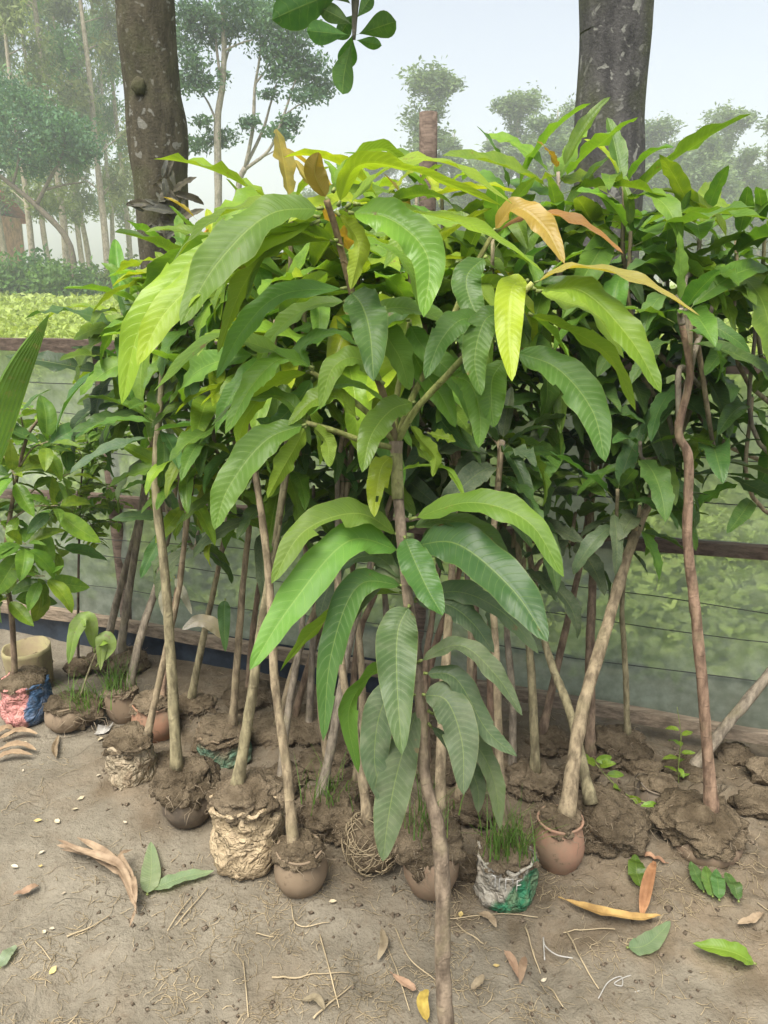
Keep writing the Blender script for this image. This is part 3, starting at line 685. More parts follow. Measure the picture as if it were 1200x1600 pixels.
def leaf_mesh(name, geo, mat='leaf', off=Vector((0, 0, 0))):
    V, F, UV, MI = geo
    return mesh_of(name, [v - off for v in V], F, [M[mat], M['petiole']], UV, True, MI)
# shared leaf shapes, length 1 along +X, upper side +Z
def proto(droop, side, width, fold, wave, style='mango', pet=.12, n=17, cross=3, seed=0, start=0.0, twist=0.0, power=1.2, wf=7.0):
    cl = [Vector((0, 0, 0))]; nr = []; el = start; hd = 0.0
    for i in range(n):
        t = (i + .5) / n; el = start - droop * t ** power; hd = side * t
        cl.append(cl[-1] + Vector((math.cos(el) * math.cos(hd), math.cos(el) * math.sin(hd), math.sin(el))) / n)
    for i in range(n + 1):
        t = i / n; el = start - droop * t ** power; tw = twist * t
        up = Vector((-math.sin(el), 0, math.cos(el))); sd_ = Vector((0, 1, 0))
        nr.append(up * math.cos(tw) + sd_ * math.sin(tw))
    return leaf_mesh('leaf', leaf_geo(cl, nr, width, fold, wave, cross, style, pet, seed, wf=wf), 'leaf' if style == 'mango' else 'ovleaf')
q_ = random.Random(3)
MANGO = [proto(dr, q_.uniform(-.35, .35), q_.uniform(.19, .29), q_.uniform(.12, .6), q_.uniform(.12, .3), seed=i * 1.7, twist=q_.uniform(-.5, .5), wf=q_.uniform(6, 9)) for i, dr in enumerate((.3, .6, .85, 1.0, 1.15, 1.3, 1.45, 1.7, 1.95, .75, 1.5, .95, .5, .7, 1.05, 1.25, 1.4, 1.6, .4, 1.1))]
YOUNG = [proto(dr, q_.uniform(-.3, .3), q_.uniform(.22, .27), q_.uniform(.3, .9), .12, seed=i * 2.1, pet=.1) for i, dr in enumerate((.2, .5, 1.1))]
OVATE = [proto(dr, q_.uniform(-.3, .3), q_.uniform(.38, .46), q_.uniform(.15, .5), .07, 'ovate', .12, seed=i * 1.3, n=12) for i, dr in enumerate((.3, .6, .9, 1.2))]
OBOV = [proto(dr, q_.uniform(-.2, .2), q_.uniform(.46, .54), q_.uniform(.1, .35), .04, 'obovate', .08, seed=i * 1.3, n=12) for i, dr in enumerate((.15, .35, .6))]
def place_leaf(parent, pos, direction, up, L, meshes, cls, q=rng, roll=None, name='leaf'):
    X = Vector(direction).normalized(); Z = Vector(up) - X * Vector(up).dot(X)
    if Z.length < 1e-3: Z = Vector((0, -1, 0)) - X * X.y * -1
    Z.normalize()
    a = q.gauss(0, .28) if roll is None else roll
    Y = Z.cross(X); Z2 = Z * math.cos(a) + Y * math.sin(a); Y2 = Z2.cross(X)
    m = Matrix(((X.x, Y2.x, Z2.x, 0), (X.y, Y2.y, Z2.y, 0), (X.z, Y2.z, Z2.z, 0), (0, 0, 0, 1)))
    s = L
    mat = Matrix.Translation(Vector(pos) - wloc(parent)) @ m @ Matrix.Diagonal((s, s * q.uniform(.88, 1.12), s, 1))
    me = q.choice(meshes) if isinstance(meshes, list) else meshes
    return put(name, me, parent, mat, lcol(cls, q))
def rosette(parent, pos, axis, n, L, mix, q=rng, meshes=None, spread=(0.6, 1.8), young=0):
    meshes = meshes or MANGO
    axis = Vector(axis).normalized()
    a = axis.orthogonal().normalized(); b_ = axis.cross(a); ph = q.uniform(0, 6.28)
    for i in range(n):
        t = i / max(1, n - 1); az = ph + i * 2.39996 + q.gauss(0, .2)
        th = lerp(spread[0], spread[1], t ** .8) + q.gauss(0, .13)
        out = a * math.cos(az) + b_ * math.sin(az)
        d = axis * math.cos(th) + out * math.sin(th)
        ln = L * q.uniform(.62, 1.18) * (1 if t > .25 else lerp(.55, 1, t * 4))
        base_ = pos - axis * (t * .07 * L / .24) + out * .006
        up = axis * math.sin(th) - out * math.cos(th) * .6 + Vector((0, 0, .55))
        c = q.choice(mix)
        if young and i < young: c = q.choice('OBB' if young > 3 else 'BYL')
        place_leaf(parent, base_, d, up, ln, meshes if t > .2 else YOUNG + meshes[:3], c, q)

# ------------------------------------------------------------------ pots, sacks and root balls
def lathe(cen, prof, seg=36, amp=.02, freq=10, seed=0, wr=0.0, wrf=(7, 13)):
    V, F = [], []
    for j, (r, z) in enumerate(prof):
        for k in range(seg):
            an = 2 * math.pi * k / seg; d = Vector((math.cos(an), math.sin(an), 0)); p = Vector(cen) + d * r + Vector((0, 0, z))
            s_ = noise.fractal(p * freq + Vector((seed, 0, 0)), .9, 2, 4) * amp
            if wr:
                kx, ky = math.cos(an) * 2.2, math.sin(an) * 2.2
                s_ += wr * (noise.noise(Vector((kx + seed, ky, z * 16))) * .9 - abs(noise.noise(Vector((kx * 1.7, ky * 1.7 + seed, z * 34 + kx * 1.5)))) * 1.0 - abs(noise.noise(Vector((kx * 3.5 + z * 30, ky * 3.5, z * 70 + seed)))) * .5 + .35)
                p = p + Vector((0, 0, wr * .9 * noise.noise(Vector((kx * 1.3, ky * 1.3, seed + 9))) * (z / prof[-2][1]) ** 3))
            V.append(p + d * s_ + Vector((0, 0, s_ * .3)))
    for j in range(len(prof) - 1):
        for k in range(seg):
            k2 = (k + 1) % seg; F.append((j * seg + k, j * seg + k2, (j + 1) * seg + k2, (j + 1) * seg + k))
    F.append(tuple(range(seg - 1, -1, -1)))
    return V, F
def fibres(cen, r, zs, n, q, rad=.0011, length=.05):
    gs = []
    for k in range(n):
        an = q.uniform(0, 6.28); el = q.uniform(-.5, .9); d = Vector((math.cos(an) * math.cos(el), math.sin(an) * math.cos(el), math.sin(el) * zs))
        p = Vector(cen) + d * r * .96; pts = [p]
        for m_ in range(4):
            d2 = (d * .35 + Vector((q.gauss(0, .7), q.gauss(0, .7), q.gauss(-.5, .5)))).normalized()
            np_ = pts[-1] + d2 * length * q.uniform(.15, .45); np_.z = max(np_.z, .006); pts.append(np_)
        gs.append(tube(pts, rad, rad * .4, 3))
    return join(*gs)
SOILC = [(.215, .168, .108, 1), (.24, .188, .122, 1), (.185, .145, .094, 1), (.26, .205, .135, 1)]
def grass_tuft(parent, pos, n, h, spread, q, mat='grass'):
    V, F = [], []
    for k in range(n):
        an = q.uniform(0, 6.28); p = Vector(pos) + Vector((q.gauss(0, spread), q.gauss(0, spread), 0)); d = Vector((math.cos(an), math.sin(an), 0)); hh = h * q.uniform(.4, 1.15); le = q.uniform(.15, .9) * hh; w = q.uniform(.0010, .0024)
        s = Vector((-d.y, d.x, 0)); m0 = len(V)
        for t in (0, .35, .7, 1):
            c = p + d * le * t ** 1.7 + Vector((0, 0, hh * (t - .25 * t * t * le / hh)))
            V += [c - s * w * (1 - t * .85), c + s * w * (1 - t * .85)]
        for t in range(3): F.append((m0 + 2 * t, m0 + 2 * t + 1, m0 + 2 * t + 3, m0 + 2 * t + 2))
    part('grass', (V, F), M[mat], parent, kind='stuff')
def container(t, kind, c, r, zt, q, colr=None, sub=4, matn=None):
    seed = q.uniform(0, 50); sc = q.choice(SOILC)
    if kind == 'clay':
        h = zt - .012
        prof = [(r * .45, .002), (r * .78, h * .12), (r * .97, h * .34), (r, h * .5), (r * .95, h * .68), (r * .86, h * .82), (r * .82, h * .88), (r * .87, h * .92), (r * .88, h * .95), (r * .82, h * .96), (r * .76, h * .9)]
        part('pot', lathe(c, prof, 40, .007, 13, seed), M['pot'], t, colr)
        part('soil', lump(c + Vector((0, 0, h * .90)), r * .85, seed, sub, .46, 2.4, (1, 1, .52)), M['soil'], t, sc)
        part('roots', fibres(c + Vector((0, 0, h * .9)), r * .9, .4, 12, q), M['dryroot'], t, kind='stuff')
    elif kind == 'ball':
        part('root_ball', lump(c + Vector((0, 0, zt * .47)), r, seed, sub, .42, 2.3, (1, 1, zt * .52 / r), floor=.003), M['soil'], t, sc)
        part('roots', fibres(c + Vector((0, 0, zt * .5)), r * 1.0, zt * .5 / r, 46, q), M['dryroot'], t, kind='stuff')
    elif kind == 'ballpot':
        prof = [(r * .3, .002), (r * .62, zt * .1), (r * .78, zt * .3), (r * .80, zt * .45), (r * .7, zt * .62), (r * .5, zt * .7)]
        part('pot', lathe(c + Vector((.12 * r, -.1 * r, 0)), prof, 36, .003, 16, seed), M['pot'], t, colr)
        part('root_ball', lump(c + Vector((0, .06 * r, zt * .66)), r * .95, seed, 5, .42, 2.4, (1, .95, zt * .40 / r), floor=.003), M['soil'], t, sc)
        part('roots', fibres(c + Vector((0, 0, zt * .6)), r * .98, zt * .45 / r, 60, q), M['dryroot'], t, kind='stuff')
    elif kind == 'strawball':
        part('root_ball', lump(c + Vector((0, 0, zt * .48)), r * .95, seed, sub, .2, 2.3, (1, 1, zt * .52 / r), floor=.003), M['soil'], t, sc)
        gs = []
        for k in range(95):
            d = Vector((q.gauss(0, 1), q.gauss(0, 1) - .3, q.gauss(0, .8))).normalized(); e = d.orthogonal().normalized(); e.rotate(Matrix.Rotation(q.uniform(0, 6.28), 3, d)); an = q.uniform(.3, .9)
            pts = [c + Vector((0, 0, zt * .5)) + Vector(((d * math.cos(w) + e * math.sin(w)).x, (d * math.cos(w) + e * math.sin(w)).y, (d * math.cos(w) + e * math.sin(w)).z * zt * .52 / r)) * r * q.uniform(1.0, 1.1) for w in np.linspace(-an, an, 6)]
            for p in pts: p.z = max(p.z, .005)
            gs.append(tube(pts, .0015, .001, 3))
        part('straw_wrap', join(*gs), M['straw'], t, kind='stuff')
    elif kind == 'sack':
        full, zt = zt, zt * .86
        prof = [(r * .6, .002), (r * .92, zt * .04), (r * 1.02, zt * .2), (r, zt * .4), (r * .97, zt * .6), (r * .95, zt * .78), (r * .93, zt * .9), (r * .98, zt * .97), (r * .90, zt * .99), (r * .82, zt * .90)]
        pr2 = []
        for a in range(len(prof) - 1):
            for s in range(4): pr2.append((lerp(prof[a][0], prof[a + 1][0], s / 4), lerp(prof[a][1], prof[a + 1][1], s / 4)))
        pr2.append(prof[-1])
        part('sack', lathe(c, pr2, 56, .006, 14, seed, wr=r * .17), M[matn], t)
        part('soil', lump(c + Vector((0, 0, zt * .93)), r * .98, seed, sub, .40, 2.4, (1, 1, max(.3, (full - zt * .93) / r))), M['soil'], t, sc)
        part('roots', fibres(c + Vector((0, 0, zt * .95)), r * .92, .3, 16, q), M['dryroot'], t, kind='stuff')

# ------------------------------------------------------------------ potted saplings
BK = {'tan': (.29, .235, .155, 1), 'brown': (.23, .17, .12, 1), 'red': (.27, .185, .13, 1), 'grey': (.245, .212, .165, 1), 'olive': (.26, .23, .14, 1)}
GS = 'potted mango saplings leaning on the net fence'
SAP = {}
def sapling(key, label, kind, cx, by, w, ty, stem, dtop, r0=.016, r1=.007, bark='tan', colr=None, matn=None, grass=0, sub=5, group=GS):
    q = random.Random(sum(ord(ch) * (i + 3) for i, ch in enumerate(key)))
    f0 = G(cx, by); r = px2m(w, f0) / 2; c = Vector((f0.x, f0.y + r * .75, 0)); zt = max(.05, P(cx, ty, c.y).z)
    t = thing('potted_mango_sapling', c, label, 'sapling', group)
    container(t, kind, c, r, zt, q, colr, sub, matn)
    L = [0]
    for a, b_ in zip(stem, stem[1:]): L.append(L[-1] + math.hypot(a[0] - b_[0], a[1] - b_[1]))
    pts = [P(x, y, lerp(c.y, dtop, l / L[-1])) for (x, y), l in zip(stem, L)]
    pts[0].z -= .03
    cp = curve(pts, 7)
    part('stem', tube(cp, lambda s: lerp(r0, r1, s) * .86 * (1 + .35 * max(0, 1 - s * 14)), 0, 10, .2, q.uniform(0, 9)), M['bark'], t, BK[bark])
    if grass: grass_tuft(t, c + Vector((0, -.2 * r, zt - .005)), int(grass * 1.3), .12, r * .42, q)
    SAP[key] = dict(t=t, cp=cp, q=q, c=c, r=r, zt=zt, n=0, r1=r1)
    return t
sapling('A', 'mango sapling in a round grey-brown clay pot beside the straw-wrapped root ball', 'clay', 467, 1412, 86, 1314, [(458, 1308), (448, 1200), (430, 1070), (420, 900), (408, 800), (395, 720)], 1.78, .016, .008, 'tan', (.21, .155, .10, 1), sub=5)
sapling('B', 'mango sapling in a wrinkled cream plastic sack with a red corner', 'sack', 383, 1372, 112, 1222, [(368, 1222), (392, 1095), (408, 980), (425, 880), (445, 760)], 1.8, .0175, .008, 'olive', None, 'sack_cream', sub=5)
sapling('C', 'mango sapling with a long bare tan stem in a muddy ball on dark pot', 'ballpot', 282, 1304, 104, 1196, [(275, 1192), (268, 1050), (258, 900), (243, 760), (248, 655)], 1.95, .0185, .011, 'olive', (.10, .08, .06, 1), sub=4)
sapling('D', 'mango sapling in a short pale mud-smeared sack beside the long-stemmed one', 'sack', 200, 1238, 74, 1142, [(228, 1140), (252, 1050), (278, 930), (288, 850), (300, 760)], 2.05, .013, .007, 'tan', None, 'sack_pale')
sapling('F', 'mango sapling with leaning stem in a small brown pot topped with fine grass', 'clay', 188, 1137, 56, 1068, [(200, 1062), (222, 985), (245, 915), (262, 840)], 2.5, .019, .011, 'grey', (.22, .16, .105, 1), grass=70)
sapling('G', 'mango sapling in a terracotta pot with a muddy rim behind the pale sack', 'clay', 238, 1168, 74, 1088, [(252, 1090), (262, 1010), (280, 900), (295, 800)], 2.3, .011, .006, 'red', (.32, .17, .105, 1))
sapling('I', 'mango sapling with a dark slanting stem against the net beside the grassy pots', 'ball', 168, 1056, 62, 1008, [(162, 1012), (185, 930), (216, 815), (232, 700)], 2.72, .019, .010, 'grey')
sapling('I2', 'mango sapling with a thick dark stem touching the slanting stem by the net', 'ball', 194, 1062, 60, 1016, [(186, 1016), (202, 920), (222, 800), (240, 690)], 2.72, .021, .010, 'grey')
sapling('J', 'mango sapling in a torn green sack under a root ball', 'sack', 345, 1208, 84, 1128, [(362, 1128), (372, 1010), (380, 910), (392, 800), (402, 700)], 2.1, .015, .007, 'tan', None, 'sack_green')
sapling('K', 'mango sapling with a slanting olive stem beside the pale hanging leaf', 'ball', 300, 1132, 64, 1088, [(296, 1088), (315, 1010), (330, 940), (352, 840)], 2.35, .017, .008, 'olive')
sapling('L', 'mango sapling with flared stem base in a crumbling root ball with grass', 'ball', 512, 1322, 98, 1238, [(500, 1236), (522, 1140), (545, 1010), (575, 900), (592, 800)], 1.95, .017, .008, 'grey', grass=40)
sapling('M', 'mango sapling in a root ball wrapped in pale straw', 'strawball', 580, 1378, 88, 1278, [(575, 1270), (556, 1150), (535, 1050), (528, 900), (540, 780)], 1.9, .016, .008, 'tan')
sapling('N', 'mango sapling with a peeled pale stem in a weedy muddy pot', 'ballpot', 668, 1420, 112, 1280, [(688, 1278), (690, 1150), (698, 1010), (706, 900), (712, 780)], 1.85, .017, .009, 'tan', (.25, .17, .11, 1), grass=55, sub=5)
sapling('O', 'mango sapling in a white and green sack with dark printing and long grass', 'sack', 793, 1424, 92, 1318, [(790, 1312), (780, 1180), (775, 1020), (768, 880), (785, 690)], 1.75, .013, .008, 'tan', None, 'sack_print', grass=110)
sapling('P', 'mango sapling with a thick leaning pale trunk in a round terracotta pot', 'clay', 877, 1377, 80, 1268, [(885, 1264), (908, 1120), (945, 990), (980, 870), (1008, 800), (1040, 735)], 1.98, .0225, .012, 'tan', (.33, .19, .125, 1), sub=5)
sapling('Q', 'mango sapling with slanting stem in a ragged dark root ball by the terracotta pot', 'ball', 957, 1350, 116, 1246, [(925, 1240), (893, 1120), (866, 1050), (848, 990), (832, 900)], 2.05, .017, .009, 'olive', sub=5)
sapling('R', 'mango sapling with a straight olive stem behind the round terracotta pot', 'ball', 840, 1260, 84, 1198, [(838, 1196), (832, 1080), (825, 990), (815, 900), (800, 780)], 2.05, .016, .009, 'olive')
sapling('S', 'mango sapling with a thin straight stem against the bottom board of the fence', 'ball', 972, 1212, 92, 1140, [(982, 1138), (977, 1040), (972, 940), (985, 840)], 2.12, .012, .007, 'olive')
sapling('T', 'mango sapling with a tall crooked red-brown stem in a wide mud clump', 'ballpot', 1108, 1370, 142, 1264, [(1115, 1262), (1100, 1100), (1086, 950), (1074, 840), (1076, 720), (1060, 672), (1078, 585), (1064, 500)], 1.7, .018, .008, 'red', (.24, .165, .11, 1), sub=5)
sapling('V', 'mango sapling whose lichen-grey stem leans far out past the tall crooked stem', 'ball', 1082, 1236, 78, 1192, [(1082, 1192), (1138, 1130), (1205, 1050), (1290, 950)], 2.12, .022, .015, 'grey')
sapling('W', 'mango sapling with a dark reddish stem crossing behind the thick pale trunk', 'ball', 862, 1190, 62, 1140, [(846, 1140), (880, 1000), (905, 890), (922, 790)], 2.3, .016, .009, 'brown')
sapling('X', 'mango sapling with a stout brown stem behind the thick pale trunk', 'ball', 930, 1216, 72, 1178, [(924, 1178), (922, 1010), (926, 900), (918, 790)], 2.2, .019, .012, 'brown')
for i, (k, cx, by, stem, d, bk, lab) in enumerate((
        ('b1', 735, 1222, [(738, 1180), (740, 1010), (750, 850), (760, 760)], 2.15, 'brown', 'with a thin brown stem behind the dusty hanging leaves'),
        ('b2', 768, 1205, [(768, 1165), (766, 1000), (772, 890), (800, 780)], 2.2, 'red', 'with a reddish stem just behind the printed sack'),
        ('b3', 452, 1160, [(455, 1122), (488, 1020), (520, 920), (545, 820)], 2.35, 'brown', 'with a slanting stem behind the grassy root ball'),
        ('b4', 484, 1172, [(482, 1130), (488, 1020), (492, 920), (480, 800)], 2.3, 'grey', 'with an upright grey stem behind the grassy root ball'),
        ('b5', 424, 1176, [(430, 1130), (470, 1010), (500, 930), (520, 830)], 2.3, 'tan', 'with a tilted tan stem behind the cream sack'),
        ('b6', 548, 1190, [(545, 1150), (560, 1000), (588, 920), (610, 800)], 2.25, 'brown', 'with a stem leaning behind the straw-wrapped ball'),
        ('b7', 648, 1186, [(650, 1140), (680, 1010), (716, 900), (730, 780)], 2.2, 'red', 'with a reddish stem crossing behind the peeled stem'),
        ('b8', 386, 1118, [(386, 1080), (396, 980), (412, 870), (430, 760)], 2.45, 'brown', 'with a dark stem behind the torn green sack'),
        ('c1', 560, 1262, [(556, 1215), (566, 1100), (560, 980), (548, 860)], 2.05, 'tan', 'with a pale thin stem just behind the straw-wrapped ball'),
        ('c2', 722, 1290, [(716, 1245), (728, 1120), (736, 1000), (728, 880)], 1.98, 'tan', 'with a pale stem between the weedy pot and printed sack'),
        ('c3', 432, 1258, [(436, 1215), (452, 1100), (470, 1000), (476, 900)], 2.1, 'grey', 'with a thin grey stem between clay pot and cream sack'),
        ('c4', 690, 1232, [(668, 1190), (664, 1060), (676, 960), (690, 860)], 2.12, 'brown', 'with a brown stem behind the weedy muddy pot'),
        ('c5', 796, 1240, [(802, 1195), (800, 1080), (792, 980), (800, 880)], 2.1, 'grey', 'with a slim grey stem behind the printed sack and grass'),
        ('c6', 500, 1228, [(512, 1185), (500, 1090), (508, 990), (520, 880)], 2.18, 'tan', 'with a slim tan stem behind the flared stem'),
        ('b9', 615, 1176, [(612, 1130), (606, 1000), (600, 880), (610, 770)], 2.3, 'grey', 'with an upright stem half hidden behind the big dusty leaves'))):
    sapling(k, 'mango sapling ' + lab, 'ball', cx, by, 84, by - 46, stem, d, .015, .008, bk, sub=4)

# rosettes: pixel, distance, number of leaves, length, mix of colours, young leaves, owner
RO = [
 (1064, 482, 1.68, 9, .22, 'GDG', 0, 'T'), (650, 232, 2.0, 9, .24, 'GLG', 0, 'c4'), (690, 240, 2.0, 8, .24, 'GLG', 0, 'c2'),
 (975, 232, 1.95, 13, .26, 'GGLG', 1, 'P'), (985, 305, 1.9, 12, .27, 'GGGL', 0, 'P'), (872, 212, 2.0, 12, .25, 'GLGG', 1, 'X'), (800, 250, 2.05, 10, .26, 'GGL', 0, 'X'), (1095, 298, 1.95, 13, .24, 'GGLG', 0, 'T'),
 (1150, 350, 1.9, 12, .25, 'GGLD', 0, 'V'), (1195, 300, 1.95, 11, .25, 'LGG', 0, 'V'), (1042, 400, 1.95, 12, .26, 'GGD', 0, 'T'), (1120, 440, 1.9, 12, .26, 'GGDD', 0, 'T'), (1000, 470, 2.0, 12, .26, 'GDD', 0, 'P'),
 (940, 360, 2.05, 12, .25, 'GGD', 0, 'S'), (870, 310, 2.0, 11, .25, 'GGL', 0, 'X'), (1180, 500, 1.9, 12, .26, 'GDD', 0, 'V'), (1175, 620, 1.95, 9, .25, 'GD', 0, 'V'), (1110, 560, 2.0, 11, .25, 'GDD', 0, 'T'),
 (1130, 705, 1.9, 6, .24, 'GDU', 0, 'T'), (1020, 580, 2.05, 12, .25, 'GDD', 0, 'P'), (935, 540, 2.1, 12, .25, 'DDG', 0, 'S'), (880, 640, 2.0, 12, .25, 'DUG', 0, 'R'), (1040, 735, 1.98, 9, .22, 'GDD', 0, 'P'),
 (940, 720, 2.1, 11, .24, 'DUD', 0, 'W'), (860, 540, 2.1, 12, .25, 'GDD', 0, 'W'), (1000, 790, 1.88, 8, .20, 'DUG', 0, 'S'), (785, 695, 1.75, 14, .24, 'UUDU', 0, 'O'), (760, 640, 1.85, 10, .24, 'UDG', 0, 'O'),
 (830, 760, 2.0, 11, .24, 'UUD', 0, 'Q'), (900, 800, 2.05, 9, .22, 'UUD', 0, 'Q'), (820, 870, 2.0, 9, .23, 'UUU', 0, 'R'), (740, 760, 2.0, 10, .24, 'UUD', 0, 'b1'), (700, 800, 2.1, 9, .23, 'UDD', 0, 'b7'), (850, 430, 2.1, 11, .25, 'GGD', 0, 'R'),
 (770, 520, 2.0, 12, .25, 'GGD', 0, 'b2'), (720, 420, 1.9, 12, .25, 'GLG', 0, 'N'), (660, 330, 1.85, 12, .25, 'GLLG', 2, 'N'), (770, 350, 1.85, 11, .25, 'LGG', 2, 'b2'), (640, 470, 1.8, 12, .25, 'GLG', 1, 'N'),
 (600, 250, 1.85, 11, .25, 'GGL', 1, 'M'), (540, 265, 1.9, 10, .24, 'LGL', 1, 'b3'), (455, 255, 1.75, 10, .24, 'LLG', 2, 'B'), (420, 300, 1.8, 11, .25, 'LGG', 1, 'B'), (370, 330, 1.9, 11, .25, 'GLG', 0, 'J'),
 (480, 420, 1.7, 12, .25, 'GGL', 0, 'B'), (560, 400, 1.75, 12, .25, 'GLG', 1, 'M'), (430, 500, 1.65, 11, .24, 'GGL', 0, 'A'), (540, 520, 1.7, 11, .24, 'GGL', 0, 'M'), (600, 560, 1.75, 11, .24, 'GDG', 0, 'L'),
 (312, 250, 2.0, 5, .20, 'OBO', 5, 'C'), (330, 330, 2.0, 10, .24, 'GLG', 0, 'J'), (285, 345, 2.1, 8, .22, 'LGG', 0, 'D'), (225, 400, 2.25, 11, .25, 'GLG', 0, 'I2'), (190, 445, 2.3, 11, .25, 'GLG', 0, 'I'), (275, 420, 2.15, 11, .25, 'GGL', 0, 'D'),
 (215, 520, 2.25, 12, .25, 'DGD', 0, 'I'), (190, 560, 2.3, 11, .25, 'DDKG', 0, 'I'), (265, 520, 2.1, 12, .25, 'GDL', 0, 'I2'), (230, 610, 2.25, 12, .24, 'DDU', 0, 'F'), (250, 640, 1.97, 8, .23, 'DGU', 0, 'C'), (320, 500, 2.0, 12, .25, 'GGD', 0, 'J'),
 (330, 600, 1.95, 12, .25, 'GLG', 0, 'K'), (300, 700, 1.95, 11, .19, 'LGG', 0, 'G'), (280, 740, 2.0, 9, .20, 'GGL', 0, 'G'), (345, 740, 1.95, 10, .20, 'LGG', 0, 'K'), (400, 640, 1.9, 12, .25, 'GDG', 0, 'A'), (440, 720, 1.95, 12, .24, 'DGG', 0, 'b8'),
 (490, 760, 2.0, 11, .24, 'DDU', 0, 'b4'), (550, 720, 2.0, 11, .24, 'DDG', 0, 'b5'), (560, 820, 2.05, 9, .22, 'UDD', 0, 'b3'), (400, 800, 2.0, 8, .20, 'GDU', 0, 'J'), (640, 700, 2.0, 11, .24, 'DDU', 0, 'b6'), (650, 620, 1.95, 11, .24, 'GDD', 0, 'L'),
 (310, 830, 2.2, 8, .18, 'DGU', 0, 'F'), (270, 800, 2.3, 9, .2, 'DUG', 0, 'I2'), (620, 780, 2.1, 9, .22, 'UDD', 0, 'b9'), (350, 420, 2.0, 11, .25, 'GLG', 0, 'K'), (500, 330, 1.95, 11, .25, 'GLG', 0, 'b4'), (690, 560, 1.95, 11, .25, 'GDG', 0, 'b7'),
 (480, 640, 1.95, 11, .25, 'DGD', 0, 'b8'), (590, 640, 2.0, 11, .25, 'DGD', 0, 'b9'), (420, 420, 1.95, 11, .25, 'GLG', 0, 'b5'), (700, 690, 2.05, 10, .24, 'DDU', 0, 'b1'), (560, 330, 2.0, 10, .25, 'GLG', 0, 'b6'), (700, 300, 2.0, 10, .25, 'GLG', 0, 'b1'), (900, 450, 2.15, 11, .25, 'DDG', 0, 'W'), (960, 640, 2.15, 11, .25, 'DDK', 0, 'X'), (1060, 640, 2.1, 10, .25, 'DDG', 0, 'P'), (1080, 500, 2.05, 11, .25, 'GDD', 0, 'V'), (830, 600, 2.15, 11, .25, 'DDK', 0, 'Q'), (530, 600, 2.1, 11, .25, 'DKD', 0, 'b3'), (350, 650, 2.15, 11, .25, 'DKG', 0, 'b8'), (640, 400, 1.7, 11, .24, 'GLG', 0, 'c4'), (520, 460, 1.8, 11, .24, 'GDG', 0, 'c6'), (590, 480, 1.9, 11, .24, 'GDD', 0, 'c1'), (700, 620, 1.85, 10, .24, 'DGD', 0, 'c2'), (460, 560, 1.8, 11, .24, 'GDG', 0, 'c3'), (800, 430, 1.9, 11, .25, 'GDG', 0, 'c5'), (965, 765, 1.84, 8, .23, 'DUG', 0, 'S'), (1000, 690, 1.86, 9, .24, 'GDD', 0, 'P'),
]
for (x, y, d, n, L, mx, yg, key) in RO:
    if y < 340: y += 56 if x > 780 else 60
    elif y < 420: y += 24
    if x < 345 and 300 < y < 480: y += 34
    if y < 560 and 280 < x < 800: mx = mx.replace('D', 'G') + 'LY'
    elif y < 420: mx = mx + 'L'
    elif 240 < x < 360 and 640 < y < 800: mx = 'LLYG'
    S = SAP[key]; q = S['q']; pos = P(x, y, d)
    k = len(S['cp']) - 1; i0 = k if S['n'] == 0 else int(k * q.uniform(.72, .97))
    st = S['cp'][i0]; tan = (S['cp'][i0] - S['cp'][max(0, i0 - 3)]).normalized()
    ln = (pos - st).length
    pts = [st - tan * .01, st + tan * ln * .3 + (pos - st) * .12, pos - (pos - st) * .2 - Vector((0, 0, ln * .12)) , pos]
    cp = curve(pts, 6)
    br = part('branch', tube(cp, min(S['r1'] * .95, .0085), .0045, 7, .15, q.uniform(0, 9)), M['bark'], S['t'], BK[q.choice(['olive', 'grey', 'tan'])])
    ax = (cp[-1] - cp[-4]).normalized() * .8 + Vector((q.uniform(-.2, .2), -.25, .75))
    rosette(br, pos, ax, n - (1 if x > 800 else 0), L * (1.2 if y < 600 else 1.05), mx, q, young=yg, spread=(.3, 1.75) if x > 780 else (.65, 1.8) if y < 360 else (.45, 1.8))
    # a few older leaves down the branch
    for m_ in range(3):
        p = cp[int(len(cp) * q.uniform(.45, .8))]; an = q.uniform(0, 6.28)
        place_leaf(br, p, Vector((math.cos(an), math.sin(an), q.uniform(-.3, .3))), Vector((0, 0, 1)), L * q.uniform(.8, 1.05), MANGO, q.choice(mx), q)
    S['n'] += 1

# ------------------------------------------------------------------ the sapling in front
hb = Vector((P(700, 1600, 1.0).x + .012, .955, 0))
hero = thing('potted_mango_sapling', hb, 'large mango sapling with long drooping leaves standing in front of all the others', 'sapling')
q = random.Random(99)
container(hero, 'clay', hb, .075, .135, q, (.3, .18, .12, 1))
tr = [hb + Vector((0, 0, .11)), P(697, 1600, 1.0), P(691, 1480, 1.03), P(692, 1390, 1.05), P(684, 1290, 1.072), P(664, 1215, 1.095), P(657, 1100, 1.12), P(637, 930, 1.165), P(623, 790, 1.21), P(619, 690, 1.24)]
tcp = curve(tr, 8)
part('stem', tube(tcp, lambda s: lerp(lerp(.0138, .0132, s), lerp(.0108, .0086, s), smooth01((s - .40) / .06)) * (1 + .16 * math.exp(-((s - .46) / .02) ** 2) + .2 * math.exp(-((s - .74) / .012) ** 2) + .3 * math.exp(-((s - 1) / .02) ** 2)), 0, 16, .18, 2), M['bark'], hero, (.20, .158, .115, 1))
part('shoot', tube(curve([P(619, 692, 1.24), P(622, 780, 1.212)], 6), .0098, .0104, 12, .1), M['bark'], hero, (.26, .27, .11, 1))
def hbranch(pts, r0, r1, c):
    cp = curve([P(*p) for p in pts], 7); part('branch', tube(cp, r0, r1, 9, .1, rng.uniform(0, 9)), M['bark'], hero, c); return cp
OL = (.28, .30, .10, 1); BR = (.20, .15, .08, 1)
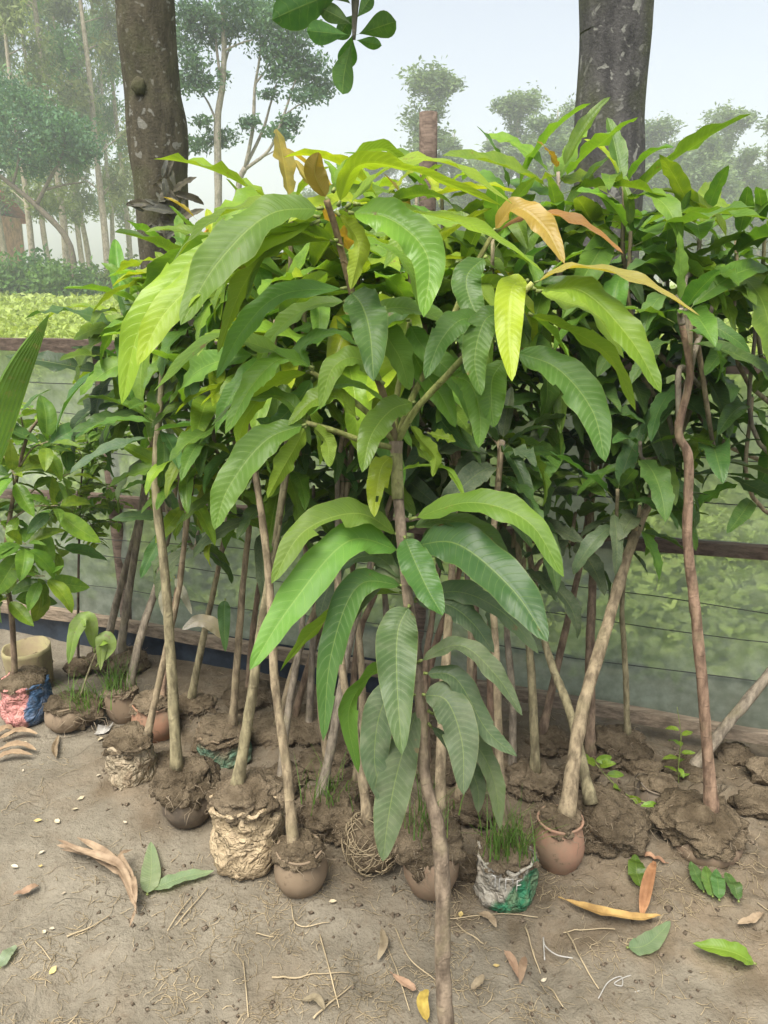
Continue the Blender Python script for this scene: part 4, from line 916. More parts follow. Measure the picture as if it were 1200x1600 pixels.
hbranch([(619, 692, 1.24), (600, 620, 1.22), (575, 550, 1.2), (548, 450, 1.17), (525, 360, 1.15), (510, 312, 1.14)], .0062, .0045, BR)
hbranch([(619, 692, 1.24), (650, 640, 1.23), (700, 585, 1.2), (770, 510, 1.17), (832, 442, 1.15)], .0062, .004, OL)
hbranch([(620, 690, 1.24), (640, 630, 1.27), (668, 575, 1.3), (705, 500, 1.33), (735, 430, 1.35), (770, 365, 1.36)], .006, .004, OL)
hbranch([(618, 692, 1.24), (580, 650, 1.22), (530, 610, 1.2), (485, 580, 1.18)], .0055, .0038, OL)
hbranch([(617, 700, 1.24), (570, 690, 1.2), (520, 672, 1.17), (478, 660, 1.15)], .0052, .0038, OL)
hbranch([(617, 690, 1.24), (620, 620, 1.28), (632, 560, 1.31), (640, 500, 1.33)], .0055, .0038, OL)
def hleaf(pts, d0, d1, wpx, cls, face='T', fold=.25, wave=.12, f=.55, dm=None, bite=None, dust=None, parent=hero, style='mango'):
    """centre line through picture points with their own distances; face T shows the upper side, U the lower"""
    n = len(pts); L = [0]
    for a, b_ in zip(pts, pts[1:]): L.append(L[-1] + math.hypot(a[0] - b_[0], a[1] - b_[1]))
    ds = [lerp(d0, d1, l / L[-1]) for l in L]
    if dm is not None:
        for i in range(1, n - 1): ds[i] = dm if n == 3 else lerp(ds[i], dm, .8)
    cp = curve([P(x, y, d) for (x, y), d in zip(pts, ds)], max(8, 26 // (n - 1)))
    toC = [(CAM - p).normalized() for p in cp]; up = Vector((0, 0, 1))
    nr = [(c * f + up * (1 - f)).normalized() if face == 'T' else (up * (1 - f) - c * f).normalized() for c in toC]
    w = px2m(wpx, cp[len(cp) // 2]) * .77; wave *= 1.5
    if bite is None and q.random() < .4:
        b0, sg, bl = q.uniform(.25, .85), q.choice((-1, 1)), q.uniform(.03, .07)
        bite = lambda t, u: abs(t - b0) < bl and u * sg > .78 + .5 * abs(t - b0)
    geo = leaf_geo(cp, nr, w, fold, wave, 6, style, .06, q.uniform(0, 9), bite, q.uniform(6, 9))
    o_ = put('leaf', leaf_mesh('leaf', geo, 'leaf', Vector(parent.location)), parent, None, lcol(cls, q))
    if dust is not None: c = list(o_.color); c[3] = dust; o_.color = c
    return o_
H = hleaf
# crown of the leading shoot
H([(505, 325), (420, 335), (340, 410), (282, 508)], 1.14, 1.02, 112, 'L', fold=.2, f=.45)
H([(500, 345), (370, 395), (265, 480), (214, 572)], 1.14, 1.0, 86, 'Y', fold=.2, f=.5, dust=0)
H([(498, 352), (330, 400), (225, 500), (190, 632)], 1.15, 1.03, 86, 'Y', fold=.25, f=.5)
H([(528, 375), (430, 385), (378, 450), (340, 552)], 1.15, 1.08, 72, 'Y', 'U', .3, f=.35)
H([(535, 385), (470, 358), (410, 395), (385, 470)], 1.15, 1.12, 50, 'L', 'U', .3, f=.3)
H([(528, 322), (560, 258), (650, 268), (785, 322)], 1.13, 1.02, 62, 'Y', 'U', .35, f=.3)
H([(540, 325), (610, 262), (700, 256), (800, 318)], 1.14, 1.12, 62, 'L', 'T', .3, f=.25)
H([(545, 332), (610, 342), (668, 400), (662, 496)], 1.13, 1.05, 92, 'L', fold=.3, f=.6)
H([(552, 318), (640, 330), (750, 358), (846, 422)], 1.16, 1.1, 56, 'Y', 'T', .3, f=.25)
H([(512, 314), (492, 272), (498, 238)], 1.14, 1.12, 54, 'B', 'U', .8, .05, f=.6)
H([(515, 312), (478, 280), (460, 250)], 1.15, 1.2, 34, 'B', 'U', .6, .05)
H([(525, 330), (560, 380), (548, 452)], 1.16, 1.1, 52, 'Y', 'U', .3, f=.5)
H([(520, 300), (545, 250), (600, 232), (640, 262)], 1.16, 1.25, 52, 'L', 'U', .3, f=.3)
H([(500, 340), (420, 320), (330, 345), (262, 420)], 1.16, 1.2, 66, 'L', 'T', .3, f=.3)
H([(535, 400), (585, 380), (640, 420), (655, 480)], 1.2, 1.22, 44, 'L', 'T', .3, f=.3)
H([(548, 455), (566, 478), (578, 520), (584, 596)], 1.17, 1.05, 92, 'D', fold=.25, wave=.22, f=.55, dust=.12)
H([(545, 450), (440, 460), (380, 515), (338, 592)], 1.18, 1.12, 58, 'G', fold=.35, f=.5)
H([(545, 470), (480, 480), (430, 520), (400, 575)], 1.2, 1.2, 50, 'G', fold=.3, f=.4)
H([(560, 500), (620, 480), (690, 500), (740, 545)], 1.22, 1.25, 54, 'G', fold=.3, f=.4)
# left side shoots
H([(490, 575), (440, 560), (392, 605), (352, 678)], 1.18, 1.1, 62, 'L', 'T', .3, f=.35)
H([(490, 578), (420, 545), (330, 530), (240, 612)], 1.18, 1.15, 58, 'L', 'T', .3, f=.3)
H([(485, 582), (470, 545), (520, 520), (560, 540)], 1.18, 1.2, 46, 'G', 'T', .3, f=.3)
H([(485, 580), (430, 600), (385, 650), (372, 700)], 1.19, 1.18, 52, 'Y', 'U', .3, f=.4)
H([(488, 590), (470, 620), (430, 660), (400, 655)], 1.19, 1.2, 44, 'G', fold=.3)
H([(480, 662), (415, 688), (358, 760), (335, 828)], 1.15, 1.05, 78, 'G', fold=.3, f=.55)
H([(478, 665), (460, 700), (440, 735), (418, 778)], 1.15, 1.1, 56, 'L', 'U', .3, f=.5)
H([(478, 660), (440, 620), (380, 625), (330, 665)], 1.16, 1.2, 54, 'G', 'T', .3, f=.3)
H([(485, 662), (510, 690), (515, 730)], 1.16, 1.12, 40, 'L', 'U', .4)
H([(480, 655), (500, 610), (550, 600), (600, 625)], 1.17, 1.2, 48, 'G', 'T', .3, f=.3)
# right rosette, yellow and bronze
H([(835, 442), (900, 418), (1000, 440), (1093, 493)], 1.15, 1.04, 50, 'B', 'T', .4, f=.2)
H([(838, 455), (910, 455), (985, 530), (1033, 614)], 1.15, 1.04, 78, 'Y', 'T', .35, f=.4)
H([(825, 438), (800, 450), (795, 520), (800, 596)], 1.14, 1.04, 66, 'Y', 'T', .25, f=.6)
H([(832, 450), (880, 470), (930, 490), (975, 560)], 1.18, 1.15, 58, 'L', 'T', .3, f=.35)
H([(825, 490), (890, 515), (955, 560), (993, 642)], 1.17, 1.12, 58, 'L', 'U', .3, f=.35)
H([(800, 548), (870, 575), (925, 640), (946, 722)], 1.2, 1.08, 84, 'G', fold=.25, f=.6)
H([(790, 560), (770, 590), (768, 630), (772, 668)], 1.2, 1.15, 66, 'G', fold=.25, f=.55)
H([(770, 362), (805, 325), (850, 355), (882, 412)], 1.36, 1.25, 60, 'B', 'T', .4, f=.5)
H([(775, 362), (840, 335), (910, 350), (974, 396)], 1.36, 1.28, 46, 'O', 'T', .35, f=.25)
H([(770, 370), (700, 345), (640, 360), (600, 420)], 1.36, 1.3, 60, 'L', 'T', .3, f=.35)
H([(760, 400), (730, 430), (735, 470), (760, 515)], 1.34, 1.25, 66, 'G', fold=.2, f=.6, dust=.1)
H([(690, 520), (730, 525), (738, 550), (724, 584)], 1.28, 1.18, 58, 'D', fold=.2, f=.6, dust=.15)
H([(700, 500), (650, 480), (600, 500), (570, 545)], 1.3, 1.28, 60, 'G', 'T', .3, f=.4)
H([(640, 505), (660, 540), (720, 600), (752, 682)], 1.32, 1.22, 62, 'G', fold=.25, f=.55)
H([(640, 510), (650, 560), (690, 620), (712, 668)], 1.33, 1.26, 58, 'G', fold=.25, f=.55)
H([(640, 500), (600, 510), (625, 560), (640, 610)], 1.32, 1.26, 74, 'L', 'U', .3, f=.5)
H([(765, 515), (725, 498), (690, 530), (664, 592)], 1.17, 1.1, 66, 'G', fold=.25, f=.5)
H([(790, 488), (758, 500), (742, 560), (752, 618)], 1.16, 1.1, 64, 'G', fold=.25, f=.55)
H([(700, 585), (735, 600), (750, 650), (748, 700)], 1.2, 1.14, 56, 'G', fold=.25, f=.55)
H([(560, 655), (530, 620), (490, 625), (450, 665)], 1.19, 1.14, 56, 'L', fold=.25, f=.4)
H([(600, 600), (560, 560), (520, 575), (500, 640)], 1.2, 1.14, 58, 'G', fold=.25, f=.5)
# stem leaves below the fork
H([(648, 628), (612, 640), (580, 680), (566, 738)], 1.22, 1.1, 66, 'G', fold=.22, f=.6)
H([(612, 712), (596, 730), (588, 770), (585, 808)], 1.22, 1.14, 50, 'Y', fold=.2, wave=.2, f=.6, bite=lambda t, u: (t > .55 and u < -.72) or (.68 < t < .76 and -.3 < u < .05) or t > .96)
H([(640, 662), (660, 690), (680, 715), (676, 745)], 1.22, 1.18, 34, 'Y', 'U', .5, .2)
H([(625, 735), (660, 728), (700, 735), (728, 780)], 1.21, 1.18, 22, 'Y', 'U', .7, .3, bite=lambda t, u: (.25 < t < .5 and abs(u) > .3))
H([(668, 676), (690, 682), (712, 690)], 1.22, 1.2, 26, 'L', 'T', .5, .3)
H([(625, 838), (560, 802), (475, 830), (424, 912)], 1.2, 1.06, 74, 'G', fold=.3, f=.5, bite=lambda t, u: (.42 < t < .6 and u < -.35) if True else False)
H([(630, 862), (545, 845), (455, 945), (390, 1047)], 1.19, 1.0, 88, 'G', fold=.28, f=.6)
H([(640, 812), (735, 785), (825, 815), (881, 902)], 1.2, 1.06, 72, 'G', fold=.3, f=.5)
H([(640, 825), (700, 812), (765, 840), (800, 895)], 1.21, 1.14, 52, 'D', fold=.35, f=.4)
H([(632, 838), (645, 870), (668, 920), (692, 962)], 1.18, 1.06, 74, 'D', fold=.25, f=.6, dust=.05)
H([(645, 852), (715, 850), (800, 920), (856, 1003)], 1.19, 1.0, 108, 'D', fold=.22, f=.6, dust=.12)
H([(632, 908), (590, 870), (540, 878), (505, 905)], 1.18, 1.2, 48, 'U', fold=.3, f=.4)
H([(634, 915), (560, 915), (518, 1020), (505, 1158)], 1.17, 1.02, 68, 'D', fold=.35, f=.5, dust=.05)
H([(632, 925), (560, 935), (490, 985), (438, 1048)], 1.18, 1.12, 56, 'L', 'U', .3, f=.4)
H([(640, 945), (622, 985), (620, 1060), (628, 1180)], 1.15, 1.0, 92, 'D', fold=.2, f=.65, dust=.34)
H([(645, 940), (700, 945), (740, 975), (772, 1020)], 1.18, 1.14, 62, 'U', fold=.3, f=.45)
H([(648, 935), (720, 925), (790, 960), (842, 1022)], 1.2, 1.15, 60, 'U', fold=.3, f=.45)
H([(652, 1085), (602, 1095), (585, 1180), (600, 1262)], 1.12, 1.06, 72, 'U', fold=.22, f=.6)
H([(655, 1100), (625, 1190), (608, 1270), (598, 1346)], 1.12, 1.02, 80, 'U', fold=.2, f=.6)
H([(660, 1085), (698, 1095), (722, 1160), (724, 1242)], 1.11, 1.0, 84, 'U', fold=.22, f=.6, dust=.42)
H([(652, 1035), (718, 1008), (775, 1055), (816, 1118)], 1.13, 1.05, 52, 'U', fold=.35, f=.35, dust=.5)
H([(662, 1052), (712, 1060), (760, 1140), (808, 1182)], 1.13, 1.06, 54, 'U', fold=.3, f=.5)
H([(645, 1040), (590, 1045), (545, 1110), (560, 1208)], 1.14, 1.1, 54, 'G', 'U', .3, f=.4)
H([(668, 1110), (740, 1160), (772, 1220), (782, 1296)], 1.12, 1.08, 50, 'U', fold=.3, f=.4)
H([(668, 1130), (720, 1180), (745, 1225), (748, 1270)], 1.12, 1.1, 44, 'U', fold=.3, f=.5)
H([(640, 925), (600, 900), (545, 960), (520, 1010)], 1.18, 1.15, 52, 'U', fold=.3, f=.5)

for pts, w, c_ in (([(352, 1000), (335, 978), (310, 970), (284, 984)], 32, (.42, .38, .31, .2)), ([(352, 935), (350, 960), (352, 1018)], 28, (.05, .13, .03, .1)), ([(268, 905), (255, 935), (262, 975)], 20, (.28, .26, .22, .6)), ([(272, 900), (285, 925), (300, 960)], 18, (.26, .25, .21, .6))):
    o_ = H(pts, 2.1, 2.05, w, 'U', fold=.2, f=.7, parent=SAP['K']['t']); o_.color = c_
# ------------------------------------------------------------------ the other young plants on the left
# pot E: seedling with two dull perforated leaves and grass
f0 = G(95, 1150); r = px2m(64, f0) / 2; c = Vector((f0.x, f0.y + r * .75, 0))
t = thing('potted_seedling', c, 'small seedling with two dull insect-eaten leaves in a round brown pot', 'seedling')
container(t, 'clay', c, r, P(95, 1090, c.y).z, q, (.24, .18, .12, 1), 4)
part('soil_clump', lump(c + Vector((.07, .01, .075)), .06, 4, 4, .42, 2.6, (1.15, .9, .8)), M['soil'], t, SOILC[0])
part('roots', fibres(c + Vector((.075, -.01, .07)), .07, .9, 40, q, .0013, .08), M['dryroot'], t, kind='stuff')
sp = [c + Vector((.06, 0, .12)), P(140, 1045, c.y), P(150, 1020, c.y)]
part('stem', tube(curve(sp, 5), .004, .0025, 6), M['bark'], t, BK['olive'])
H([(148, 1020), (138, 968), (118, 985), (107, 1038)], c.y, c.y - .08, 36, 'L', fold=.2, f=.6, parent=t, dust=.55)
H([(150, 1042), (168, 1010), (165, 990), (152, 1050)][:2] + [(160, 1000), (157, 1048)], c.y, c.y - .03, 36, 'L', fold=.2, f=.6, parent=t, dust=.55, style='ovate')
grass_tuft(t, c + Vector((.08, -.01, .1)), 90, .10, .035, q)
# bag H with a young leafy tree of another kind
f0 = G(34, 1136); r = px2m(74, f0) / 2; c = Vector((f0.x, f0.y + r * .75, 0)); zt = P(38, 1050, c.y).z
t = thing('potted_young_tree', c, 'glossy-leaved young tree in a pink and blue woven sack at the yard edge', 'young tree')
container(t, 'sack', c, r, zt, q, None, 4, 'sack_red')
stp = [c + Vector((-.03, 0, zt - .03)), P(18, 960, c.y), P(8, 880, c.y - .02), P(20, 780, c.y - .05), P(40, 690, c.y - .1), P(60, 655, c.y - .12)]
scp = curve(stp, 6); part('stem', tube(scp, .011, .004, 8, .15), M['bark'], t, BK['brown'])
for (x, y, dd_) in ((75, 690, -.15), (30, 640, -.05), (-10, 700, 0), (90, 790, -.1), (-30, 790, 0), (40, 850, -.15), (70, 900, -.1), (-10, 880, -.1), (20, 740, -.15), (110, 740, .05), (10, 930, -.1), (95, 850, .02)):
    e = P(x, y, c.y + dd_); s = min(scp, key=lambda p: (p - e).length + abs(p.z - e.z + .1))
    cp = curve([s, s.lerp(e, .5) + Vector((0, 0, .02)), e], 5); br = part('branch', tube(cp, .0035, .0018, 5), M['bark'], t, BK['olive'])
    rosette(br, e, (e - s).normalized() + Vector((0, -.2, .3)), 8, .15, 'GLLD', q, OVATE, (.3, 1.9))
    for m_ in range(3): place_leaf(br, cp[q.randint(2, 8)], Vector((q.gauss(0, 1), q.gauss(0, 1), q.uniform(-.5, .3))), Vector((0, 0, 1)), .115, OVATE, q.choice('GLL'), q)
f0 = G(38, 1085); r = px2m(72, f0) / 2; c = Vector((f0.x, f0.y + r * .75, 0)); zt = P(36, 1010, c.y).z
t = thing('planter', c, 'pale yellow mossy open container behind the pink and blue sack', 'planter')
pr_ = [(r * .72, .002), (r * .9, zt * .05), (r * .97, zt * .5), (r, zt * .9), (r, zt), (r * .93, zt), (r * .9, zt * .6), (r * .1, zt * .55)]
part('wall', lathe(c, pr_, 40, .014, 12, 3.3), M['pot'], t, (.29, .26, .13, 1))
part('soil', lump(c + Vector((0, 0, zt * .55)), r * .85, 8, 4, .4, 2.4, (1, 1, .25)), M['soil'], t, SOILC[1])
# feathery small-leaved shrub by the net
c = G(124, 1052); t = thing('small_leaved_shrub', c, 'thin dark-stemmed shrub with many tiny leaflets against the net', 'shrub')
part('root_ball', lump(c + Vector((0, 0, .03)), .05, 9, 3, .3, 2.3, (1, 1, .8), floor=.003), M['soil'], t, SOILC[1])
scp = curve([c + Vector((0, 0, .04)), P(122, 940, c.y), P(124, 830, c.y - .03), P(128, 740, c.y - .06), P(140, 670, c.y - .1)], 8)
part('stem', tube(scp, .006, .0025, 6, .1), M['bark'], t, (.10, .08, .06, 1))
for k in range(34):
    s = scp[int(len(scp) * q.uniform(.5, .99))]; an = q.uniform(0, 6.28); e = s + Vector((math.cos(an) * .17, math.sin(an) * .09 - .06, q.uniform(-.02, .16)))
    cp = curve([s, s.lerp(e, .5) + Vector((0, 0, .02)), e], 5); br = part('branch', tube(cp, .0018, .001, 4), M['bark'], t, (.12, .1, .06, 1))
    for p in cp[2:]:
        for sg in (-1, 1):
            dr = (e - s).normalized().cross(Vector((0, 0, 1))) * sg + (e - s).normalized() * .5 + Vector((0, 0, q.uniform(-.3, .2)))
            place_leaf(br, p, dr, Vector((0, 0, 1)), .058 * q.uniform(.7, 1.2), OVATE, q.choice('GLL'), q)
# palm seedling: one folded pleated blade leaning into view
c = P(-230, 1190, 1.75); c.z = 0
t = thing('palm_seedling', c, 'coconut palm seedling with a stiff pleated blade leaning over the leafy young tree', 'palm')
part('husk', lump(c + Vector((0, 0, .09)), .10, 12, 4, .12, 2, (1.1, 1, .9), floor=.003), M['dryroot'], t)
def pleat(pts, w, npl=7):
    cp = curve(pts, 7); V, F = [], []; m_ = 2 * npl + 1
    for i, p in enumerate(cp):
        tt = i / (len(cp) - 1); tn = (cp[min(i + 1, len(cp) - 1)] - cp[max(i - 1, 0)]).normalized(); s = tn.cross((CAM - p).normalized() * .7 + Vector((.3, 0, .5))).normalized(); u = s.cross(tn)
        ww = w * max(.03, math.sin(math.pi * min(1, (.12 + .88 * tt))) ** .8)
        for k in range(m_): V.append(p + s * ww * ((k / (m_ - 1)) - .5) + u * ((.0018 if k % 2 else -.0018) * min(1, ww / w * 1.2)))
    for i in range(len(cp) - 1):
        for k in range(m_ - 1): F.append((i * m_ + k, i * m_ + k + 1, (i + 1) * m_ + k + 1, (i + 1) * m_ + k))
    return V, F
M['palm'] = M['grass']
simple('palmleaf', f_grass((0.17, 0.30, 0.06), (1.5, 1.5, .8)))
cz = c + Vector((0, 0, .15))
part('stem', tube(curve([cz - Vector((0, 0, .05)), P(-120, 900, 1.72), P(-42, 795, 1.7)], 6), .012, .006, 8), M['petiole'], t)
part('frond', pleat([P(-42, 800, 1.7), P(-10, 690, 1.66), P(25, 590, 1.62), P(76, 492, 1.58)], .062), M['palmleaf'], t, smooth=False)
part('frond', pleat([P(-45, 820, 1.7), P(-90, 700, 1.7), P(-120, 560, 1.7), P(-180, 480, 1.68)], .1), M['palmleaf'], t, smooth=False)
# dead grey leaves caught on the big brown trunk
for k in range(26):
    p = P(262 + q.gauss(0, 13), 315 + q.gauss(0, 34), 3.44); an = q.uniform(0, 6.28)
    place_leaf(lt, p, Vector((math.cos(an), -.35, math.sin(an))), Vector((0, -1, .3)), q.uniform(.08, .16), MANGO, 'S', q)
# sprig hanging from the right tree
e = P(553, 62, 2.0)
cp = curve([rtop - Vector((0, 0, .5)), rtop.lerp(e, .45) + Vector((0, 0, .25)), P(560, -110, 2.02), P(556, -20, 2.0), e], 10)
part('branch', tube(cp, .03, .004, 7, .1), M['trunk'], rt, color=(.12, .11, .09, .3))
for x, y, x1, y1, dd_ in ((552, 60, 530, 122, 0), (550, 55, 498, 50, -.03), (555, 55, 604, 38, -.02), (554, 62, 582, 68, .02), (553, 40, 520, 20, .03), (556, 30, 575, 5, 0), (548, -20, 462, 10, .02), (552, 10, 515, -25, .02), (556, 0, 600, -30, 0), (552, 50, 540, 90, .04), (554, 20, 535, 45, .05)):
    a, b_ = P(x, y, 2.0), P(x1, y1, 2.0 + dd_); place_leaf(rt, a, b_ - a, (CAM - a).normalized() * -1.0 + Vector((0, 0, .15)), (b_ - a).length * 1.45, OBOV, 'D', q, roll=q.uniform(-.4, .4))

for i, (x, y, w) in enumerate(((255, 1215, 42), (325, 1268, 48), (440, 1240, 54), (548, 1332, 46), (626, 1335, 50), (735, 1380, 46), (748, 1305, 62), (828, 1312, 48), (905, 1245, 56), (1008, 1225, 48), (1186, 1290, 60), (1205, 1240, 56), (120, 1140, 34), (330, 1185, 50), (1150, 1200, 50))):
    p = G(x, y); r = px2m(w, p) / 2; p.y += r * .6; z0 = ground_h(p.x, p.y)
    o_ = part('mud_clod', lump(p + Vector((0, 0, z0 + r * .42)), r, 30 + i, 4, .5, 2.0, (1.15, .95, .66), floor=z0 - .01), M['soil'], color=SOILC[i % 4])
    tag(o_, 'lumpy loose clod of brown mud lying between the root balls', 'mud clod', 'mud clods among the root balls')
# ------------------------------------------------------------------ marks on the printed sack
S = SAP['O']; c, r, zt = S['c'], S['r'], S['zt']
def on_sack(u, z): an = -math.pi / 2 + u / r; return c + Vector((math.cos(an), math.sin(an), 0)) * (r * 1.06) + Vector((0, 0, z))
for (u0, z0, u1, z1) in ((-.036, .62, -.036, .90), (-.026, .60, -.026, .88), (-.012, .62, -.012, .9), (-.012, .9, .004, .9), (.004, .9, .004, .8), (-.036, .9, -.045, .9), (.014, .62, .014, .86), (.014, .86, .026, .86), (.014, .75, .024, .75)):
    a = [on_sack(lerp(u0, u1, s / 4), lerp(z0, z1, s / 4) * zt * .84) for s in range(5)]
    part('print', tube(a, .0013, .0013, 4), M['print_white'], S['t'])

# ------------------------------------------------------------------ the loose pot, weeds and creeping vine on the right
f0 = G(1032, 1284); r = px2m(64, f0) / 2; c = Vector((f0.x, f0.y + r * .75, 0))
t = thing('clay_pot', c, 'grey clay pot caked with mud between the wide mud clump and the bottom board', 'pot')
container(t, 'clay', c, r, P(1030, 1216, c.y).z, q, (.17, .14, .11, 1), 4)
c = P(1062, 1230, 1.98); c.z = .06
t = thing('weed', Vector((c.x, c.y, 0)), 'small upright weed with pale green leaves behind the tall crooked stem', 'weed')
scp = curve([Vector((c.x, c.y, 0)), P(1060, 1200, 1.98), P(1064, 1150, 1.97), P(1058, 1105, 1.96)], 6); part('stem', tube(scp, .0022, .001, 5), M['petiole'], t)
for k in range(10): place_leaf(t, scp[4 + k], Vector((math.cos(k * 2.4), math.sin(k * 2.4), .3)), Vector((0, 0, 1)), .05 * q.uniform(.7, 1.2), OVATE, 'L', q)
vp = [P(925, 1185, 1.86), P(950, 1215, 1.84), P(985, 1245, 1.83), P(1030, 1258, 1.82), P(1060, 1255, 1.83)]
vo = G(1062, 1290); t = thing('creeping_vine', Vector((vo.x, vo.y, 0)), 'pale creeping vine with a few oval leaves draped between the mud clumps', 'vine')
scp = curve([Vector((vo.x, vo.y, .0))] + vp[::-1], 7); part('stem', tube(scp, .0025, .0014, 5), M['petiole'], t)
for i in (14, 18, 24, 29, 32, 33, 34, 35): place_leaf(t, scp[i], Vector((q.gauss(0, 1), -.4, .6)), Vector((0, -.5, 1)), .055, OVATE, 'L', q)

# ------------------------------------------------------------------ litter on the ground
def ground_leaf(pts, wpx, cls, label, name='fallen_leaf', fold=.2, wave=.12, lift=.012, cat='fallen leaf', group=None, mat='leaf', colr=None, curl=0.0, style='mango'):
    W = [G(x, y, lift) for x, y in pts]
    cp = curve(W, max(6, 20 // (len(pts) - 1)))
    for i, p in enumerate(cp): p.z = ground_h(p.x, p.y) + lift + curl * math.sin(math.pi * i / (len(cp) - 1)) * .02 + (curl * .02 * (i / len(cp)) ** 2)
    geo = leaf_geo(cp, [Vector((q.gauss(0, .05), -.15, 1)).normalized()] * len(cp), px2m(wpx, cp[0]), fold, wave, 3, style, .06, q.uniform(0, 9))
    o_ = Vector((W[0].x, W[0].y, 0)); me = leaf_mesh('leaf', geo, mat, o_)
    if mat == 'dry_leaf': me.materials.clear(); me.materials.append(M['dry_leaf']); me.materials.append(M['dry_leaf'])
    ob = put(name, me, None, None, colr or lcol(cls, q)); ob.location = o_
    return tag(ob, label, cat, group)
ground_leaf([(872, 1410), (930, 1435), (985, 1450), (1032, 1445)], 18, 'O', 'long curled yellow-ochre leaf lying on the mud below the terracotta pot', curl=.6, mat='dry_leaf', colr=(.38, .25, .09, 1), fold=.8)
ground_leaf([(1000, 1446), (1008, 1410), (1020, 1372)], 22, 'O', 'rust-orange dry leaf with a bright tip standing up from the ochre leaf', curl=1.2, mat='dry_leaf', colr=(.34, .18, .09, 1), fold=.8)
ground_leaf([(230, 1400), (236, 1370), (236, 1318)], 34, 'G', 'pale green broken leaf lying upright beside the cream sack', colr=(.17, .25, .12, .5), curl=.4)
ground_leaf([(232, 1392), (275, 1376), (335, 1362)], 26, 'G', 'narrow green leaf lying towards the foot of the cream sack', colr=(.16, .25, .12, .4), curl=.3)
ground_leaf([(978, 1488), (1010, 1482), (1046, 1450)], 34, 'G', 'dull green leaf flat on the mud below the ochre leaf', colr=(.12, .2, .09, .4), style='mango')
ground_leaf([(1180, 1512), (1140, 1505), (1080, 1490)], 36, 'G', 'fresh bright green leaf with a withered stalk on the mud', curl=1.0, fold=.5)
ground_leaf([(1000, 1400), (992, 1380), (990, 1355)], 30, 'G', 'small upright green leaf beside the rust-orange leaf', curl=.6)
for i, pts in enumerate(([(1098, 1408), (1086, 1390), (1076, 1368)], [(1112, 1415), (1104, 1398), (1100, 1372)], [(1122, 1420), (1118, 1400), (1116, 1380)], [(1152, 1425), (1142, 1404), (1130, 1384)])):
    ground_leaf(pts, 24, 'D', 'dark green leaflet in the small heap below the wide mud clump', 'fallen_leaflet', curl=.5, group='dark leaflets heaped below the mud clump', lift=.014 + .004 * i)
ground_leaf([(0, 1512), (12, 1492), (26, 1478)], 20, 'G', 'grey-green leaf at the bare edge of the yard', colr=(.2, .27, .16, .4))
for i, pts in enumerate(([(-10, 1178), (30, 1172), (58, 1178)], [(-5, 1158), (30, 1148), (60, 1152)], [(-8, 1150), (10, 1143), (22, 1142)], [(-10, 1190), (20, 1186), (52, 1184)])):
    ground_leaf(pts, 14, 'B', 'curled dry brown leaf beside the pink and blue sack', 'dry_leaf', fold=1.0, mat='dry_leaf', colr=(.30, .22, .14, 1), curl=.5, cat='dry leaf', group='dry brown leaves by the pink and blue sack')
ground_leaf([(88, 1186), (86, 1170), (92, 1150)], 12, 'B', 'dry rolled brown leaf below the insect-eaten seedling pot', 'dry_leaf', fold=1.2, mat='dry_leaf', colr=(.22, .17, .11, 1), cat='dry leaf')
ground_leaf([(1042, 1366), (1010, 1352), (975, 1340)], 10, 'B', 'thin brown dry leaf under the ragged dark root ball', 'dry_leaf', fold=.8, mat='dry_leaf', colr=(.36, .22, .14, 1), cat='dry leaf')
ground_leaf([(668, 1600), (660, 1580), (668, 1555)], 22, 'B', 'yellow withered leaf at the foot of the front sapling', 'dry_leaf', fold=.8, mat='dry_leaf', colr=(.4, .3, .07, 1), cat='dry leaf', curl=.8)
for pts in ([(596, 1450), (600, 1480), (590, 1500)], [(610, 1520), (640, 1545), (650, 1550)], [(735, 1548), (748, 1538), (756, 1526)], [(746, 1424), (765, 1440), (775, 1456)], [(788, 1490), (800, 1510), (812, 1538)], [(820, 1500), (816, 1520), (812, 1545)], [(470, 1560), (495, 1570), (508, 1585)], [(1190, 1440), (1170, 1450), (1150, 1455)], [(200, 1330), (60, 1380), (45, 1390)][1:] + [(20, 1398)]):
    ground_leaf(pts, 14, 'B', 'small brown dry leaf scrap trodden into the mud', 'dry_leaf', fold=.5, mat='dry_leaf', colr=(.26 + q.uniform(-.05, .05), .195, .13, 1), curl=.3, cat='dry leaf', group='dry leaf scraps trodden into the mud')
# torn palm sheath
oS = G(212, 1440); t = thing('palm_sheath', Vector((oS.x, oS.y, 0)), 'torn fan of dry reddish-brown palm sheath on the open mud', 'palm sheath')
for k, (pts, w) in enumerate((([(213, 1425), (195, 1370), (150, 1345), (88, 1322)], 22), ([(212, 1425), (198, 1375), (170, 1345), (120, 1312)], 20), ([(213, 1428), (200, 1385), (165, 1352), (95, 1335)], 16), ([(213, 1425), (205, 1380), (190, 1350), (208, 1330)], 12), ([(214, 1430), (212, 1400), (206, 1375)], 10), ([(213, 1425), (190, 1372), (140, 1355), (92, 1328)], 14), ([(212, 1440), (212, 1460), (205, 1470)], 5))):
    W = curve([G(x, y, .02) for x, y in pts], 7)
    for i, p in enumerate(W): p.z = ground_h(p.x, p.y) + .012 + .006 * k + .02 * math.sin(math.pi * i / len(W))
    ge = leaf_geo(W, [Vector((0, -.2, 1))] * len(W), px2m(w, W[0]), .5, .3, 3, 'mango', .05, k * 1.3)
    part('strip', (ge[0], ge[1]), M['dry_leaf'], t, color=(.29, .215, .145, 1))
